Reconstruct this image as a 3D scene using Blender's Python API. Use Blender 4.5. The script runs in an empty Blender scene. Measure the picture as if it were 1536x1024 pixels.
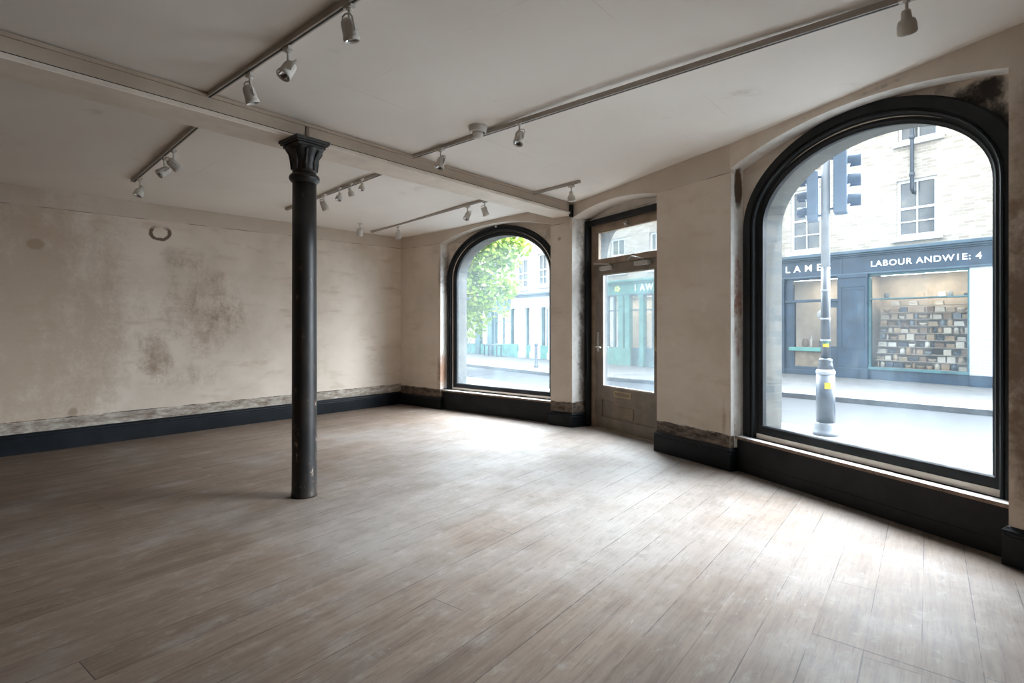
import bpy, bmesh, math, random
from mathutils import Vector, Matrix
from mathutils.geometry import tessellate_polygon

sc = bpy.context.scene
COL = sc.collection
rnd = random.Random(11)
PI = math.pi

# ------------------------------------------------------------------ nodes
class NT:
    """small helper around a material node tree"""
    def __init__(s, name):
        s.m = bpy.data.materials.new(name); s.m.use_nodes = True
        s.t = s.m.node_tree; s.t.nodes.clear()
        s.out = s.t.nodes.new('ShaderNodeOutputMaterial')
        s._obj = None
    def n(s, typ, **kw):
        nd = s.t.nodes.new(typ)
        for k, v in kw.items(): setattr(nd, k, v)
        return nd
    def link(s, a, b): s.t.links.new(a, b)
    def put(s, sock, v):
        if hasattr(v, 'links'): s.link(v, sock)
        else:
            if sock.type == 'RGBA' and len(v) == 3: v = (*v, 1)
            sock.default_value = v
    def obj(s):
        if s._obj is None:
            s._obj = s.n('ShaderNodeTexCoord').outputs['Object']
        return s._obj
    def math(s, op, a, b=0.0, c=0.0, clamp=False):
        nd = s.n('ShaderNodeMath', operation=op, use_clamp=clamp)
        s.put(nd.inputs[0], a); s.put(nd.inputs[1], b); s.put(nd.inputs[2], c)
        return nd.outputs[0]
    def step(s, v, a, b, lo=0.0, hi=1.0):
        nd = s.n('ShaderNodeMapRange', interpolation_type='SMOOTHSTEP')
        s.put(nd.inputs[0], v); nd.inputs[1].default_value = a; nd.inputs[2].default_value = b
        nd.inputs[3].default_value = lo; nd.inputs[4].default_value = hi
        return nd.outputs[0]
    def mapping(s, scale=(1, 1, 1), loc=(0, 0, 0), rot=(0, 0, 0), vec=None):
        nd = s.n('ShaderNodeMapping'); s.link(vec or s.obj(), nd.inputs[0])
        nd.inputs['Scale'].default_value = scale; nd.inputs['Location'].default_value = loc
        nd.inputs['Rotation'].default_value = rot
        return nd.outputs[0]
    def noise(s, scale=5, detail=4, rough=.55, vec=None, dist=0.0):
        nd = s.n('ShaderNodeTexNoise'); s.link(vec or s.obj(), nd.inputs['Vector'])
        nd.inputs['Scale'].default_value = scale; nd.inputs['Detail'].default_value = detail
        nd.inputs['Roughness'].default_value = rough; nd.inputs['Distortion'].default_value = dist
        return nd.outputs['Fac']
    def mix(s, f, a, b, mode='MIX'):
        nd = s.n('ShaderNodeMix', data_type='RGBA', blend_type=mode)
        s.put(nd.inputs[0], f); s.put(nd.inputs[6], a); s.put(nd.inputs[7], b)
        return nd.outputs[2]
    def ramp(s, f, stops):
        nd = s.n('ShaderNodeValToRGB'); s.put(nd.inputs[0], f)
        e = nd.color_ramp.elements
        while len(e) < len(stops): e.new(.5)
        for k, (p, c) in enumerate(stops): e[k].position = p; e[k].color = (*c, 1)
        return nd.outputs[0]
    def xyz(s, vec=None):
        nd = s.n('ShaderNodeSeparateXYZ'); s.link(vec or s.obj(), nd.inputs[0]); return nd.outputs
    def bsdf(s, color, rough=.6, spec=.3, metal=0.0, bump=None, bstr=.3, bdist=.01, coat=0.0):
        b = s.n('ShaderNodeBsdfPrincipled')
        s.put(b.inputs['Base Color'], color); s.put(b.inputs['Roughness'], rough)
        s.put(b.inputs['Metallic'], metal); b.inputs['Specular IOR Level'].default_value = spec
        b.inputs['Coat Weight'].default_value = coat
        if bump is not None:
            bn = s.n('ShaderNodeBump'); s.link(bump, bn.inputs['Height'])
            bn.inputs['Strength'].default_value = bstr; bn.inputs['Distance'].default_value = bdist
            s.link(bn.outputs[0], b.inputs['Normal'])
        s.link(b.outputs[0], s.out.inputs[0])
        return s.m

def srgb(r, g, b):
    f = lambda c: (c / 255 / 12.92) if c / 255 <= .04045 else ((c / 255 + .055) / 1.055) ** 2.4
    return (f(r), f(g), f(b))

def flat(name, c, rough=.55, spec=.3, metal=0.0, var=.12, scale=6.0):
    t = NT(name)
    nz = t.noise(scale, 4)
    c2 = tuple(max(0, v * (1 - var)) for v in c); c1 = tuple(min(1, v * (1 + var)) for v in c)
    return t.bsdf(t.ramp(nz, [(.3, c2), (.7, c1)]), rough, spec, metal)

# ------------------------------------------------------------------ mesh helpers
def box(bm, x0, x1, y0, y1, z0, z1, mi=0):
    v = [bm.verts.new(p) for p in ((x0, y0, z0), (x1, y0, z0), (x1, y1, z0), (x0, y1, z0), (x0, y0, z1), (x1, y0, z1), (x1, y1, z1), (x0, y1, z1))]
    for q in ((3, 2, 1, 0), (4, 5, 6, 7), (0, 1, 5, 4), (1, 2, 6, 5), (2, 3, 7, 6), (3, 0, 4, 7)):
        bm.faces.new([v[i] for i in q]).material_index = mi
    return bm

def slab(bm, outer, holes, w0, w1, mi=0):
    """polygon in (u,z) with holes, thick from w0 to w1"""
    loops = [outer] + list(holes)
    tri = tessellate_polygon([[Vector((p[0], p[1], 0)) for p in lp] for lp in loops])
    pts = [p for lp in loops for p in lp]
    for w, flip in ((w0, False), (w1, True)):
        vs = [bm.verts.new((p[0], w, p[1])) for p in pts]
        if w == w0: f0 = vs
        else: f1 = vs
        for t in tri:
            try: bm.faces.new([vs[i] for i in (t if flip else t[::-1])]).material_index = mi
            except ValueError: pass
    k = 0
    for lp in loops:
        n = len(lp)
        for i in range(n):
            a, b = k + i, k + (i + 1) % n
            bm.faces.new((f0[a], f0[b], f1[b], f1[a])).material_index = mi
        k += n
    bmesh.ops.recalc_face_normals(bm, faces=bm.faces)
    return bm

def loft(bm, loops, closed_profile=True, smooth=False, mi=0):
    """loops: same-length lists of 3d points, closed round"""
    rings = [[bm.verts.new(p) for p in lp] for lp in loops]
    m = len(rings); n = len(rings[0])
    for r in range(m if closed_profile else m - 1):
        A, B = rings[r], rings[(r + 1) % m]
        for i in range(n):
            f = bm.faces.new((A[i], A[(i + 1) % n], B[(i + 1) % n], B[i])); f.smooth = smooth; f.material_index = mi
    bmesh.ops.recalc_face_normals(bm, faces=bm.faces)
    return bm

def lathe(bm, prof, seg=32, mat=None, rmod=None, cap=True, mi=0):
    """prof: (r,z) list from bottom to top around z"""
    rings = []
    for r, z in prof:
        ring = []
        for k in range(seg):
            a = 2 * PI * k / seg
            rr = r * (rmod(a, z) if rmod else 1)
            p = Vector((rr * math.cos(a), rr * math.sin(a), z))
            ring.append(bm.verts.new(mat @ p if mat else p))
        rings.append(ring)
    fs = []
    for A, B in zip(rings, rings[1:]):
        for i in range(seg):
            f = bm.faces.new((A[i], A[(i + 1) % seg], B[(i + 1) % seg], B[i])); f.smooth = True; f.material_index = mi; fs.append(f)
    if cap:
        fs.append(bm.faces.new(rings[0][::-1])); fs.append(bm.faces.new(rings[-1]))
        fs[-1].material_index = fs[-2].material_index = mi
    bmesh.ops.recalc_face_normals(bm, faces=fs)
    return bm

def tube(bm, pts, r, seg=10, cap=True, mi=0):
    pts = [Vector(p) for p in pts]; rings = []
    for i, p in enumerate(pts):
        d = (pts[min(i + 1, len(pts) - 1)] - pts[max(i - 1, 0)]).normalized()
        a = d.cross(Vector((0, 0, 1)) if abs(d.z) < .95 else Vector((1, 0, 0))).normalized(); b = d.cross(a)
        rr = r[i] if isinstance(r, (list, tuple)) else r
        rings.append([bm.verts.new(p + rr * (math.cos(2 * PI * k / seg) * a + math.sin(2 * PI * k / seg) * b)) for k in range(seg)])
    fs = []
    for A, B in zip(rings, rings[1:]):
        for i in range(seg):
            f = bm.faces.new((A[i], A[(i + 1) % seg], B[(i + 1) % seg], B[i])); f.smooth = True; f.material_index = mi; fs.append(f)
    if cap: fs += [bm.faces.new(rings[0]), bm.faces.new(rings[-1])]
    bmesh.ops.recalc_face_normals(bm, faces=fs)
    return bm

def sweep(bm, path, prof, side=1):
    """plan sweep: path of (x,y), prof of (offset,z); offset to the right of travel when side=1"""
    P = [Vector(p) for p in path]; rows = []
    for i, p in enumerate(P):
        d0 = (p - P[i - 1]).normalized() if i else None
        d1 = (P[i + 1] - p).normalized() if i < len(P) - 1 else None
        n0 = Vector((d0.y, -d0.x)) if d0 else None; n1 = Vector((d1.y, -d1.x)) if d1 else None
        if n0 is None: n = n1
        elif n1 is None: n = n0
        else:
            n = (n0 + n1); n = n / max(.2, n.dot(n0))
        rows.append([bm.verts.new((p.x + side * o * n.x, p.y + side * o * n.y, z)) for o, z in prof])
    m = len(prof)
    for A, B in zip(rows, rows[1:]):
        for j in range(m):
            bm.faces.new((A[j], A[(j + 1) % m], B[(j + 1) % m], B[j]))
    bm.faces.new(rows[0]); bm.faces.new(rows[-1][::-1])
    bmesh.ops.recalc_face_normals(bm, faces=bm.faces)
    return bm

def link(name, bm, mats, parent=None, mw=None, bevel=0.0):
    me = bpy.data.meshes.new(name); bm.to_mesh(me); bm.free()
    for m in (mats if isinstance(mats, (list, tuple)) else [mats]): me.materials.append(m)
    o = bpy.data.objects.new(name, me); COL.objects.link(o)
    if parent: o.parent = parent
    if mw is not None: o.matrix_local = mw
    if bevel:
        b = o.modifiers.new('edge', 'BEVEL'); b.width = bevel; b.segments = 2; b.limit_method = 'ANGLE'; b.angle_limit = math.radians(35)
    return o

def empty(name, mw):
    o = bpy.data.objects.new(name, None); COL.objects.link(o); o.empty_display_size = .1
    o.matrix_world = mw; return o

def tag(o, label, cat, group=None, kind=None):
    o['label'] = label; o['category'] = cat
    if group: o['group'] = group
    if kind: o['kind'] = kind
    return o

BM = bmesh.new
# ------------------------------------------------------------------ frames
class Frame:
    """wall frame: origin a on the face line, d along it, n outward; local axes u,w,z"""
    def __init__(s, a, d, z=0.0):
        s.a = Vector((a[0], a[1])); s.d = Vector(d).normalized(); s.n = Vector((-s.d.y, s.d.x))
        s.mw = Matrix(((s.d.x, s.n.x, 0, a[0]), (s.d.y, s.n.y, 0, a[1]), (0, 0, 1, z), (0, 0, 0, 1)))
    def p(s, u, w=0.0): q = s.a + s.d * u + s.n * w; return (q.x, q.y)
FA = Frame((-1.959, 9.813), (.780, -.6254))       # front wall with the far window
FB = Frame((.795, 7.605), (.4895, -.872))         # door bay and pier
FR = Frame((2.087, 5.299), (.366, -.9306))        # bay with the near window
FL = Frame((-5.432, 5.867), (.658, .753))         # long side wall
FD = Frame((8.6, 18.1), (.58643, -.81000))  # navy shop front across the street
FG = Frame((12.879, 9.324), (.58643, -.81000))  # green / white shops
GZ = -.15
CL = 5.253   # length of the side wall to the corner
FBACK = Frame(FL.p(-3.6), (.753, -.658))
K = FBACK.p(6.6); REND = FR.p(6.3)
FBK2 = Frame(K, (REND[0] - K[0], REND[1] - K[1]))

# ------------------------------------------------------------------ materials
def plaster(name, base, dark, band=None, frieze=None, spots=(), smear=.5, ring=None, soft=.12, reveal=None):
    t = NT(name)
    big = t.noise(1.3, 5, .6); fine = t.noise(9, 6, .65)
    st = t.noise(2.2, 5, .6, vec=t.mapping((1, 1, .25)))
    hz = t.noise(3.0, 6, .62, vec=t.mapping((.55, .55, 2.2), loc=(3, 1, 7)))
    x = t.xyz(); U, Wd, Z = x[0], x[1], x[2]
    col = t.mix(t.step(big, .38, .68), base, dark)
    col = t.mix(t.math('MULTIPLY', t.step(hz, .52, .74), smear), col, tuple(c * f for c, f in zip(dark, (.8, .72, .63))))
    col = t.mix(t.math('MULTIPLY', t.step(fine, .60, .78), .25), col, tuple(c * .7 for c in dark))
    col = t.mix(t.math('MULTIPLY', t.step(t.noise(4.2, 5, .6, vec=t.mapping(loc=(9, 4, 2))), .6, .72), .22), col, tuple(min(1, c * 1.2) for c in base))
    hgt = t.math('ADD', t.math('MULTIPLY', fine, .5), hz)
    edge = t.noise(4.6, 6, .68, vec=t.mapping((1, 1, .8), loc=(5, 5, 5)), dist=.25)
    edge2 = t.noise(26, 5, .7)
    if reveal:
        rv = t.step(Wd, .003, .006)
        rv = t.math('MULTIPLY', rv, t.step(Wd, reveal, reveal + .002, 1, 0))
        col = t.mix(rv, col, t.mix(t.step(fine, .4, .7), (.86, .84, .81), (.74, .70, .65)))
    for (cu, cw, cz, ru, rw, rz, c, k, thr) in spots:
        d = None
        for sck, cc, rr in ((U, cu, ru), (Wd, cw, rw), (Z, cz, rz)):
            q = t.math('POWER', t.math('ABSOLUTE', t.math('DIVIDE', t.math('SUBTRACT', sck, cc), rr)), 2.0)
            d = q if d is None else t.math('ADD', d, q)
        fall = t.step(d, 0.0, 1.7, 1.0, 0.0)
        nn = t.math('ADD', t.math('MULTIPLY', edge, .42), t.math('ADD', t.math('MULTIPLY', st, .40), t.math('MULTIPLY', edge2, .18)))
        msk = t.step(t.math('ADD', nn, t.math('MULTIPLY', t.math('SUBTRACT', fall, 1.0), .40)), thr - .02, thr + soft)
        col = t.mix(t.math('MULTIPLY', msk, k), col, c)
    if ring:
        cu, cz, r, th, c = ring
        uu = t.math('DIVIDE', t.math('SUBTRACT', U, cu), 1.15); zz = t.math('SUBTRACT', Z, cz)
        dd = t.math('SQRT', t.math('ADD', t.math('POWER', uu, 2.0), t.math('POWER', zz, 2.0)))
        dd = t.math('ADD', dd, t.math('MULTIPLY', t.math('SUBTRACT', edge, .5), .12))
        a = t.step(t.math('ABSOLUTE', t.math('SUBTRACT', dd, r)), th * .6, th * 1.2, 1, 0)
        gap = t.step(t.math('ADD', zz, t.math('MULTIPLY', t.math('SUBTRACT', edge2, .5), .1)), .03, .09, 1, 0)
        col = t.mix(t.math('MULTIPLY', t.math('MULTIPLY', a, gap), .9), col, c)
    if band:
        z0, c1, c2, amp = band
        zz = t.math('ADD', Z, t.math('MULTIPLY', t.math('SUBTRACT', t.noise(2.3, 6, .75, vec=t.mapping(loc=(2, 8, 1))), .5), amp))
        inb = t.step(zz, z0 - .004, z0 + .004, 1, 0)
        pn = t.noise(11, 6, .7, vec=t.mapping((.5, 1, 1.4)))
        pc = t.ramp(pn, [(.36, c1), (.5, tuple((a + b) / 2 for a, b in zip(c1, c2))), (.60, c2), (.72, tuple(min(1, v * 1.5) for v in c2))])
        col = t.mix(inb, col, pc)
        lip = t.step(t.math('ABSOLUTE', t.math('SUBTRACT', Z, z0 + .005)), .003, .008, 1, 0)
        col = t.mix(t.math('MULTIPLY', lip, t.step(edge, .35, .6)), col, (.05, .035, .025))
        hgt = t.math('SUBTRACT', hgt, t.math('MULTIPLY', inb, .8))
    if frieze:
        z1, slope = frieze
        zf = t.math('SUBTRACT', Z, t.math('MULTIPLY', U, slope))
        f = t.step(zf, z1 - .004, z1 + .004)
        col = t.mix(t.math('MULTIPLY', f, .55), col, tuple(c * .86 for c in dark))
        ln = t.step(t.math('ABSOLUTE', t.math('SUBTRACT', zf, z1)), .002, .007, 1, 0)
        col = t.mix(t.math('MULTIPLY', ln, t.step(t.noise(2.2, 4), .42, .6, 0, .7)), col, (.12, .09, .07))
        hgt = t.math('ADD', hgt, t.math('MULTIPLY', f, .5))
    return t.bsdf(col, .72, .25, bump=hgt, bstr=.25, bdist=.008)

CREAM = (.76, .67, .58); CREAMD = (.67, .58, .485)
BROWN = (.10, .060, .034); RUST = (.20, .085, .040); SOOT = (.022, .017, .014)
B = 9.0
m_wallL = plaster('plaster_left', (.755, .655, .555), (.66, .56, .46),
    band=(.345, (.21, .16, .12), (.54, .48, .41), .05), frieze=(2.70, .0095),
    ring=(1.50, 2.565, .085, .024, (.105, .062, .032)),
    spots=[(.29, B, 2.29, .085, 99, .065, (.22, .155, .09), .95, .22),
           (.27, B, 1.95, .10, 99, .03, (.12, .09, .06), .7, .48),
           (2.05, B, 1.55, .75, 99, .85, (.33, .225, .15), .85, .40),
           (1.45, B, .98, .32, 99, .42, (.27, .175, .11), .85, .42),
           (1.75, B, 2.25, .38, 99, .25, (.28, .19, .125), .8, .42),
           (1.9, B, .72, .6, 99, .28, (.33, .23, .155), .75, .42),
           (2.35, B, 1.6, .35, 99, .45, (.30, .20, .135), .8, .42),
           (.62, B, .40, .07, 99, .07, (.07, .05, .035), .9, .40),
           (.58, B, .29, .22, 99, .07, (.06, .042, .03), .9, .34),
           (-.6, B, 1.6, 2.0, 99, 2.2, (.44, .325, .23), .78, .24)], smear=.65, soft=.26)  # broad last spot browns the left end, painting in the daylight falloff
m_wallA = plaster('plaster_front', CREAM, CREAMD, band=(.325, (.055, .040, .030), (.21, .165, .13), .03), frieze=(2.735, .02),
    spots=[(.94, 0, .55, .06, .15, .5, RUST, .75, .45), (.985, .06, .6, .05, .1, .45, (.42, .22, .13), .9, .36),
           (.99, .12, 2.3, .12, .3, .55, BROWN, .85, .40), (3.1, .12, 2.75, .35, .1, .25, BROWN, .8, .40),
           (1.2, .12, 2.7, .3, .1, .3, BROWN, .7, .44), (3.36, 0, 2.60, .05, .1, .04, BROWN, .9, .38)], reveal=.158, soft=.22)
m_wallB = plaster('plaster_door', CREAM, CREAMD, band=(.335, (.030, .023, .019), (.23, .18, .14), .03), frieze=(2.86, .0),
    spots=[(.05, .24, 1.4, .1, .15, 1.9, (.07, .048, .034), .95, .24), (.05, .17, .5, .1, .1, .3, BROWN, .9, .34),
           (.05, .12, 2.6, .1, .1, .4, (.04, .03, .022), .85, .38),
           (2.57, 0, .50, .035, .1, .28, RUST, .75, .40), (1.72, 0, 1.1, .03, .1, .9, (.30, .22, .16), .6, .44),
           (.05, .01, .4, .1, .05, .25, (.30, .17, .10), .6, .46),
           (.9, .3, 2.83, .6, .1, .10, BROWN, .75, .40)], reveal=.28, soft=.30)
m_wallR = plaster('plaster_right', CREAM, CREAMD, band=(.10, (.030, .023, .019), (.23, .18, .14), .03), frieze=None,
    spots=[(0, .095, 1.62, .06, .075, .72, (.30, .125, .065), .95, .375), (0, .10, 2.72, .08, .06, .25, BROWN, .95, .26),
           (0, .06, .40, .06, .08, .22, (.25, .17, .12), .75, .40),
           (.10, .17, 2.72, .14, .06, .22, BROWN, .8, .44),
           (1.95, .17, 2.86, .24, .06, .13, SOOT, .98, .385), (2.08, .17, 2.66, .10, .06, .24, SOOT, .95, .43),
           (1.5, .17, 2.97, .5, .06, .08, SOOT, .85, .44),
           (2.40, 0, 1.2, .30, .08, 1.2, (.20, .12, .07), .85, .30), (2.42, 0, 2.3, .3, .08, .7, (.30, .20, .13), .7, .36),
           (1.0, 0, 3.09, 1.2, .06, .03, BROWN, .7, .50)], reveal=.158, soft=.18)
m_back = plaster('plaster_back', (.12, .082, .055), (.09, .06, .04))

def ceil_mat():
    t = NT('ceiling_paint')
    big = t.noise(.7, 5, .6); fine = t.noise(6, 5)
    col = t.mix(t.step(big, .35, .7), (.90, .85, .79), (.86, .80, .735))
    # brown tide marks of old damp
    st = t.noise(1.7, 6, .65, vec=t.mapping(loc=(4, 3, 0)))
    col = t.mix(t.math('MULTIPLY', t.step(st, .62, .75), .25), col, (.36, .29, .22))
    # seams of the boarding every 2.4 m across, faint
    x = t.xyz(t.mapping(rot=(0, 0, math.atan2(.639, .769))))
    for ax, per, ph in ((1, 2.44, .55), (0, 1.83, .35)):
        f = t.math('FRACT', t.math('ADD', t.math('DIVIDE', x[ax], per), ph))
        l = t.step(t.math('ABSOLUTE', t.math('SUBTRACT', f, .5)), .0008, .0024, 1, 0)
        col = t.mix(t.math('MULTIPLY', l, t.step(t.noise(.9, 4, vec=t.mapping(loc=(ax * 7, 2, 0))), .52, .66, 0, .22)), col, (.30, .24, .19))
    return t.bsdf(col, .75, .2, bump=t.math('ADD', big, t.math('MULTIPLY', fine, .15)), bstr=.12, bdist=.02)
m_ceil = ceil_mat()

def floor_mat():
    t = NT('floor_boards')
    ang = math.atan2(.601, .799)
    v = t.mapping(rot=(0, 0, ang))              # x across the boards, y along them
    x = t.xyz(v); X, Y = x[0], x[1]
    bw = .2
    q = t.math('ADD', t.math('DIVIDE', X, bw), .11)
    idx = t.math('FLOOR', q); fr = t.math('FRACT', q)
    wn = t.n('ShaderNodeTexWhiteNoise', noise_dimensions='1D'); t.link(idx, wn.inputs['W'])
    tone = wn.outputs['Value']
    # end joints
    ly = t.math('FRACT', t.math('ADD', t.math('DIVIDE', Y, 8.2), tone))
    jx = t.step(t.math('ABSOLUTE', t.math('SUBTRACT', ly, .5)), .00015, .0004, 1, 0)
    seg = t.math('FLOOR', t.math('ADD', t.math('ADD', t.math('DIVIDE', Y, 8.2), tone), .5))
    # the patch of replaced boards with one common joint
    inx = t.math('MULTIPLY', t.step(X, -.425, -.42), t.step(X, .17, .178, 1, 0))
    jp = t.math('MULTIPLY', inx, t.step(t.math('ABSOLUTE', t.math('SUBTRACT', Y, t.math('ADD', 2.80, t.math('MULTIPLY', X, -.06)))), .002, .006, 1, 0))
    gapn = t.noise(3, 4, .7, vec=t.mapping((1, .5, 1), vec=v))
    gapw = t.step(gapn, .40, .62, .001, .016)
    e = t.math('MINIMUM', fr, t.math('SUBTRACT', 1.0, fr))
    gap = t.math('LESS_THAN', e, gapw)
    wn2 = t.n('ShaderNodeTexWhiteNoise', noise_dimensions='2D')
    cb = t.n('ShaderNodeCombineXYZ'); t.link(idx, cb.inputs[0]); t.link(seg, cb.inputs[1]); t.link(cb.outputs[0], wn2.inputs['Vector'])
    tone2 = wn2.outputs['Value']
    cv = t.n('ShaderNodeCombineXYZ'); t.link(X, cv.inputs[0]); t.link(Y, cv.inputs[1]); t.link(t.math('MULTIPLY', tone2, 7.0), cv.inputs[2])
    gr = t.noise(1.0, 6, .65, vec=t.mapping((40, 2.2, 1), vec=cv.outputs[0]))
    gr2 = t.noise(1.0, 5, .6, vec=t.mapping((9, 1.1, 1), vec=cv.outputs[0]))
    worn = t.noise(.75, 6, .62, vec=v); worn2 = t.noise(2.6, 6, .68, vec=t.mapping((1, .45, 1), vec=v))
    # daylight pooled by the door put into the colour as paler, greyer wear
    gx = t.xyz(); ex = t.math('SUBTRACT', gx[0], .6); ey = t.math('SUBTRACT', gx[1], 5.8)
    ed = t.math('SQRT', t.math('ADD', t.math('MULTIPLY', ex, ex), t.math('MULTIPLY', t.math('MULTIPLY', ey, ey), .55)))
    door_light = t.step(ed, .6, 4.0, .14, -.09)
    col = t.ramp(t.math('ADD', t.math('MULTIPLY', gr, .55), t.math('MULTIPLY', gr2, .45)),
                 [(.30, (.066, .040, .027)), (.48, (.138, .094, .066)), (.70, (.215, .160, .121))])
    col = t.mix(.30, col, t.ramp(tone2, [(0, (.105, .073, .053)), (1, (.22, .168, .132))]))
    col = t.mix(t.math('MULTIPLY', t.step(t.math('ADD', worn, door_light), .40, .74), .70), col, (.245, .225, .208))
    col = t.mix(t.math('MULTIPLY', t.step(worn2, .54, .74), .35), col, (.33, .308, .286))
    col = t.mix(t.math('MULTIPLY', t.step(t.noise(1.5, 6, .65, vec=t.mapping((1.6, .5, 1), loc=(7, 2, 0), vec=v)), .54, .76), .45), col, (.075, .052, .038))
    # scuffs of old paint
    sp = t.noise(22, 5, .7, vec=t.mapping((1.6, .35, 1), vec=v))
    col = t.mix(t.math('MULTIPLY', t.math('MULTIPLY', t.step(sp, .65, .71), t.step(worn2, .45, .58)), .38), col, (.60, .58, .55))
    col = t.mix(t.math('MULTIPLY', t.step(sp, .37, .31), .45), col, (.075, .055, .045))
    line = t.math('MAXIMUM', t.math('MAXIMUM', gap, jx), jp)
    col = t.mix(t.math('MULTIPLY', line, .80), col, (.040, .030, .024))
    fg = t.noise(1.0, 4, .7, vec=t.mapping((120, 6, 1), vec=cv.outputs[0]))
    col = t.mix(t.math('MULTIPLY', t.step(fg, .52, .66), .35), col, (.055, .040, .031))
    sc2 = t.noise(9, 6, .75, vec=t.mapping((1, .55, 1), loc=(3, 9, 0), vec=v))
    col = t.mix(t.math('MULTIPLY', t.step(sc2, .52, .72), .30), col, (.32, .30, .28))
    col = t.mix(t.math('MULTIPLY', t.step(sc2, .44, .34), .35), col, (.085, .062, .048))
    h = t.math('SUBTRACT', t.math('MULTIPLY', gr, .25), line)
    return t.bsdf(col, t.step(worn, .3, .7, .66, .52), .28, bump=h, bstr=.3, bdist=.004)
m_floor = floor_mat()

def black_paint(name, base=(.016, .018, .021), rough=.42, chip=.66, chipc=(.30, .22, .16), scale=9, edge=0.0):
    t = NT(name)
    n1 = t.noise(scale, 6, .72); n2 = t.noise(2.5, 4)
    col = t.mix(t.step(n2, .35, .7), base, tuple(v * 1.9 for v in base))
    ch = t.step(n1, chip, chip + .03)
    col = t.mix(ch, col, chipc)
    return t.bsdf(col, t.math('ADD', t.math('MULTIPLY', n2, .2), rough - .1), .20, bump=t.math('SUBTRACT', n2, t.math('MULTIPLY', ch, .4)), bstr=.12, bdist=.006)
m_black = black_paint('window_black', (.011, .012, .013), .45, .84)
m_panel = black_paint('bulkhead_black', (.014, .014, .015), .5, .80, (.05, .04, .03))
m_skirt = black_paint('skirting_black', (.006, .0075, .0095), .42, .70, (.16, .095, .06), 12)
def column_paint():
    t = NT('column_black')
    x = t.xyz()
    n1 = t.noise(16, 6, .75, vec=t.mapping((1, 1, .45))); n2 = t.noise(3, 5)
    low = t.step(x[2], .2, 1.5, .06, 0.0)
    col = t.mix(t.step(n2, .35, .7), (.008, .0075, .0075), (.022, .016, .012))
    f = t.math('ADD', n1, low)
    col = t.mix(t.step(f, .62, .66), col, (.085, .050, .032))
    col = t.mix(t.step(f, .695, .72), col, (.42, .38, .33))
    return t.bsdf(col, t.math('ADD', .33, t.math('MULTIPLY', n2, .25)), .45, bump=n1, bstr=.2, bdist=.004)
m_col = column_paint()
m_beam = plaster('beam_paint', (.50, .41, .325), (.43, .345, .265), smear=.35)
m_soffit = flat('beam_soffit_lit', (.80, .715, .62), .65, .25, var=.06)  # lighter copy of the beam colour: light on the underside painted in
m_lip = flat('beam_lip_lit', (.66, .58, .49), .6, .3, var=.1)  # lip toned lighter to paint the light caught on its chamfer
m_door = flat('door_paint', (.20, .163, .128), .42, .4, var=.2)
m_doorfr = flat('door_frame_paint', (.27, .195, .135), .5, .35, var=.3)
m_brass = flat('aged_brass', (.42, .33, .20), .42, .5, .6, .2)
m_dull = flat('dull_plate', (.24, .185, .125), .5, .4, .2, .2)
m_steel = flat('old_aluminium', (.45, .42, .38), .4, .5, .5, .2)
m_white = flat('lamp_white', (.62, .585, .53), .4, .4, var=.08)
m_track = flat('track_white', (.48, .435, .385), .45, .4, var=.08)
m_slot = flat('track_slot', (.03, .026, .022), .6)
m_lens = flat('lamp_reflector', (.80, .82, .84), .12, .6, .85, .05)
m_sill = (lambda t: t.bsdf(t.mix(t.step(t.noise(7, 6, .7, vec=t.mapping((.3, 1, 1))), .56, .66), (.80, .78, .76), (.36, .30, .26)), .28, .5, bump=t.noise(14, 4), bstr=.1, bdist=.004))(NT('sill_worn_white'))
m_silledge = flat('sill_wood_edge', (.20, .135, .095), .5, .35, var=.4, scale=14)

def glass_mat(name, haze=.06, tint=(.93, .955, .955), dirt=.10):
    t = NT(name)
    tr = t.n('ShaderNodeBsdfTransparent'); tr.inputs[0].default_value = (*tint, 1)
    tl = t.n('ShaderNodeBsdfTranslucent'); tl.inputs[0].default_value = (.66, .86, 1.0, 1)
    gl = t.n('ShaderNodeBsdfGlossy'); gl.inputs['Roughness'].default_value = .03
    nz = t.noise(1.6, 6, .7, vec=t.mapping((1, 1, .7)))
    f = t.math('ADD', t.step(nz, .46, .72, 0, dirt), haze)
    sp = t.noise(55, 3, .6)
    f = t.math('ADD', f, t.math('MULTIPLY', t.step(sp, .66, .74), .012))
    a = t.n('ShaderNodeMixShader'); t.link(f, a.inputs[0]); t.link(tr.outputs[0], a.inputs[1]); t.link(tl.outputs[0], a.inputs[2])
    fr = t.n('ShaderNodeFresnel'); fr.inputs[0].default_value = 1.45
    b = t.n('ShaderNodeMixShader'); t.link(t.math('MULTIPLY', fr.outputs[0], .55), b.inputs[0]); t.link(a.outputs[0], b.inputs[1]); t.link(gl.outputs[0], b.inputs[2])
    t.link(b.outputs[0], t.out.inputs[0]); return t.m
m_glass = glass_mat('pane_glass_dusty', .003, dirt=.006)
m_glassA = glass_mat('pane_glass_misty', .014, dirt=.010)
m_shopglass = glass_mat('shop_glass', .006, (.95, .96, .96), .02)

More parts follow.
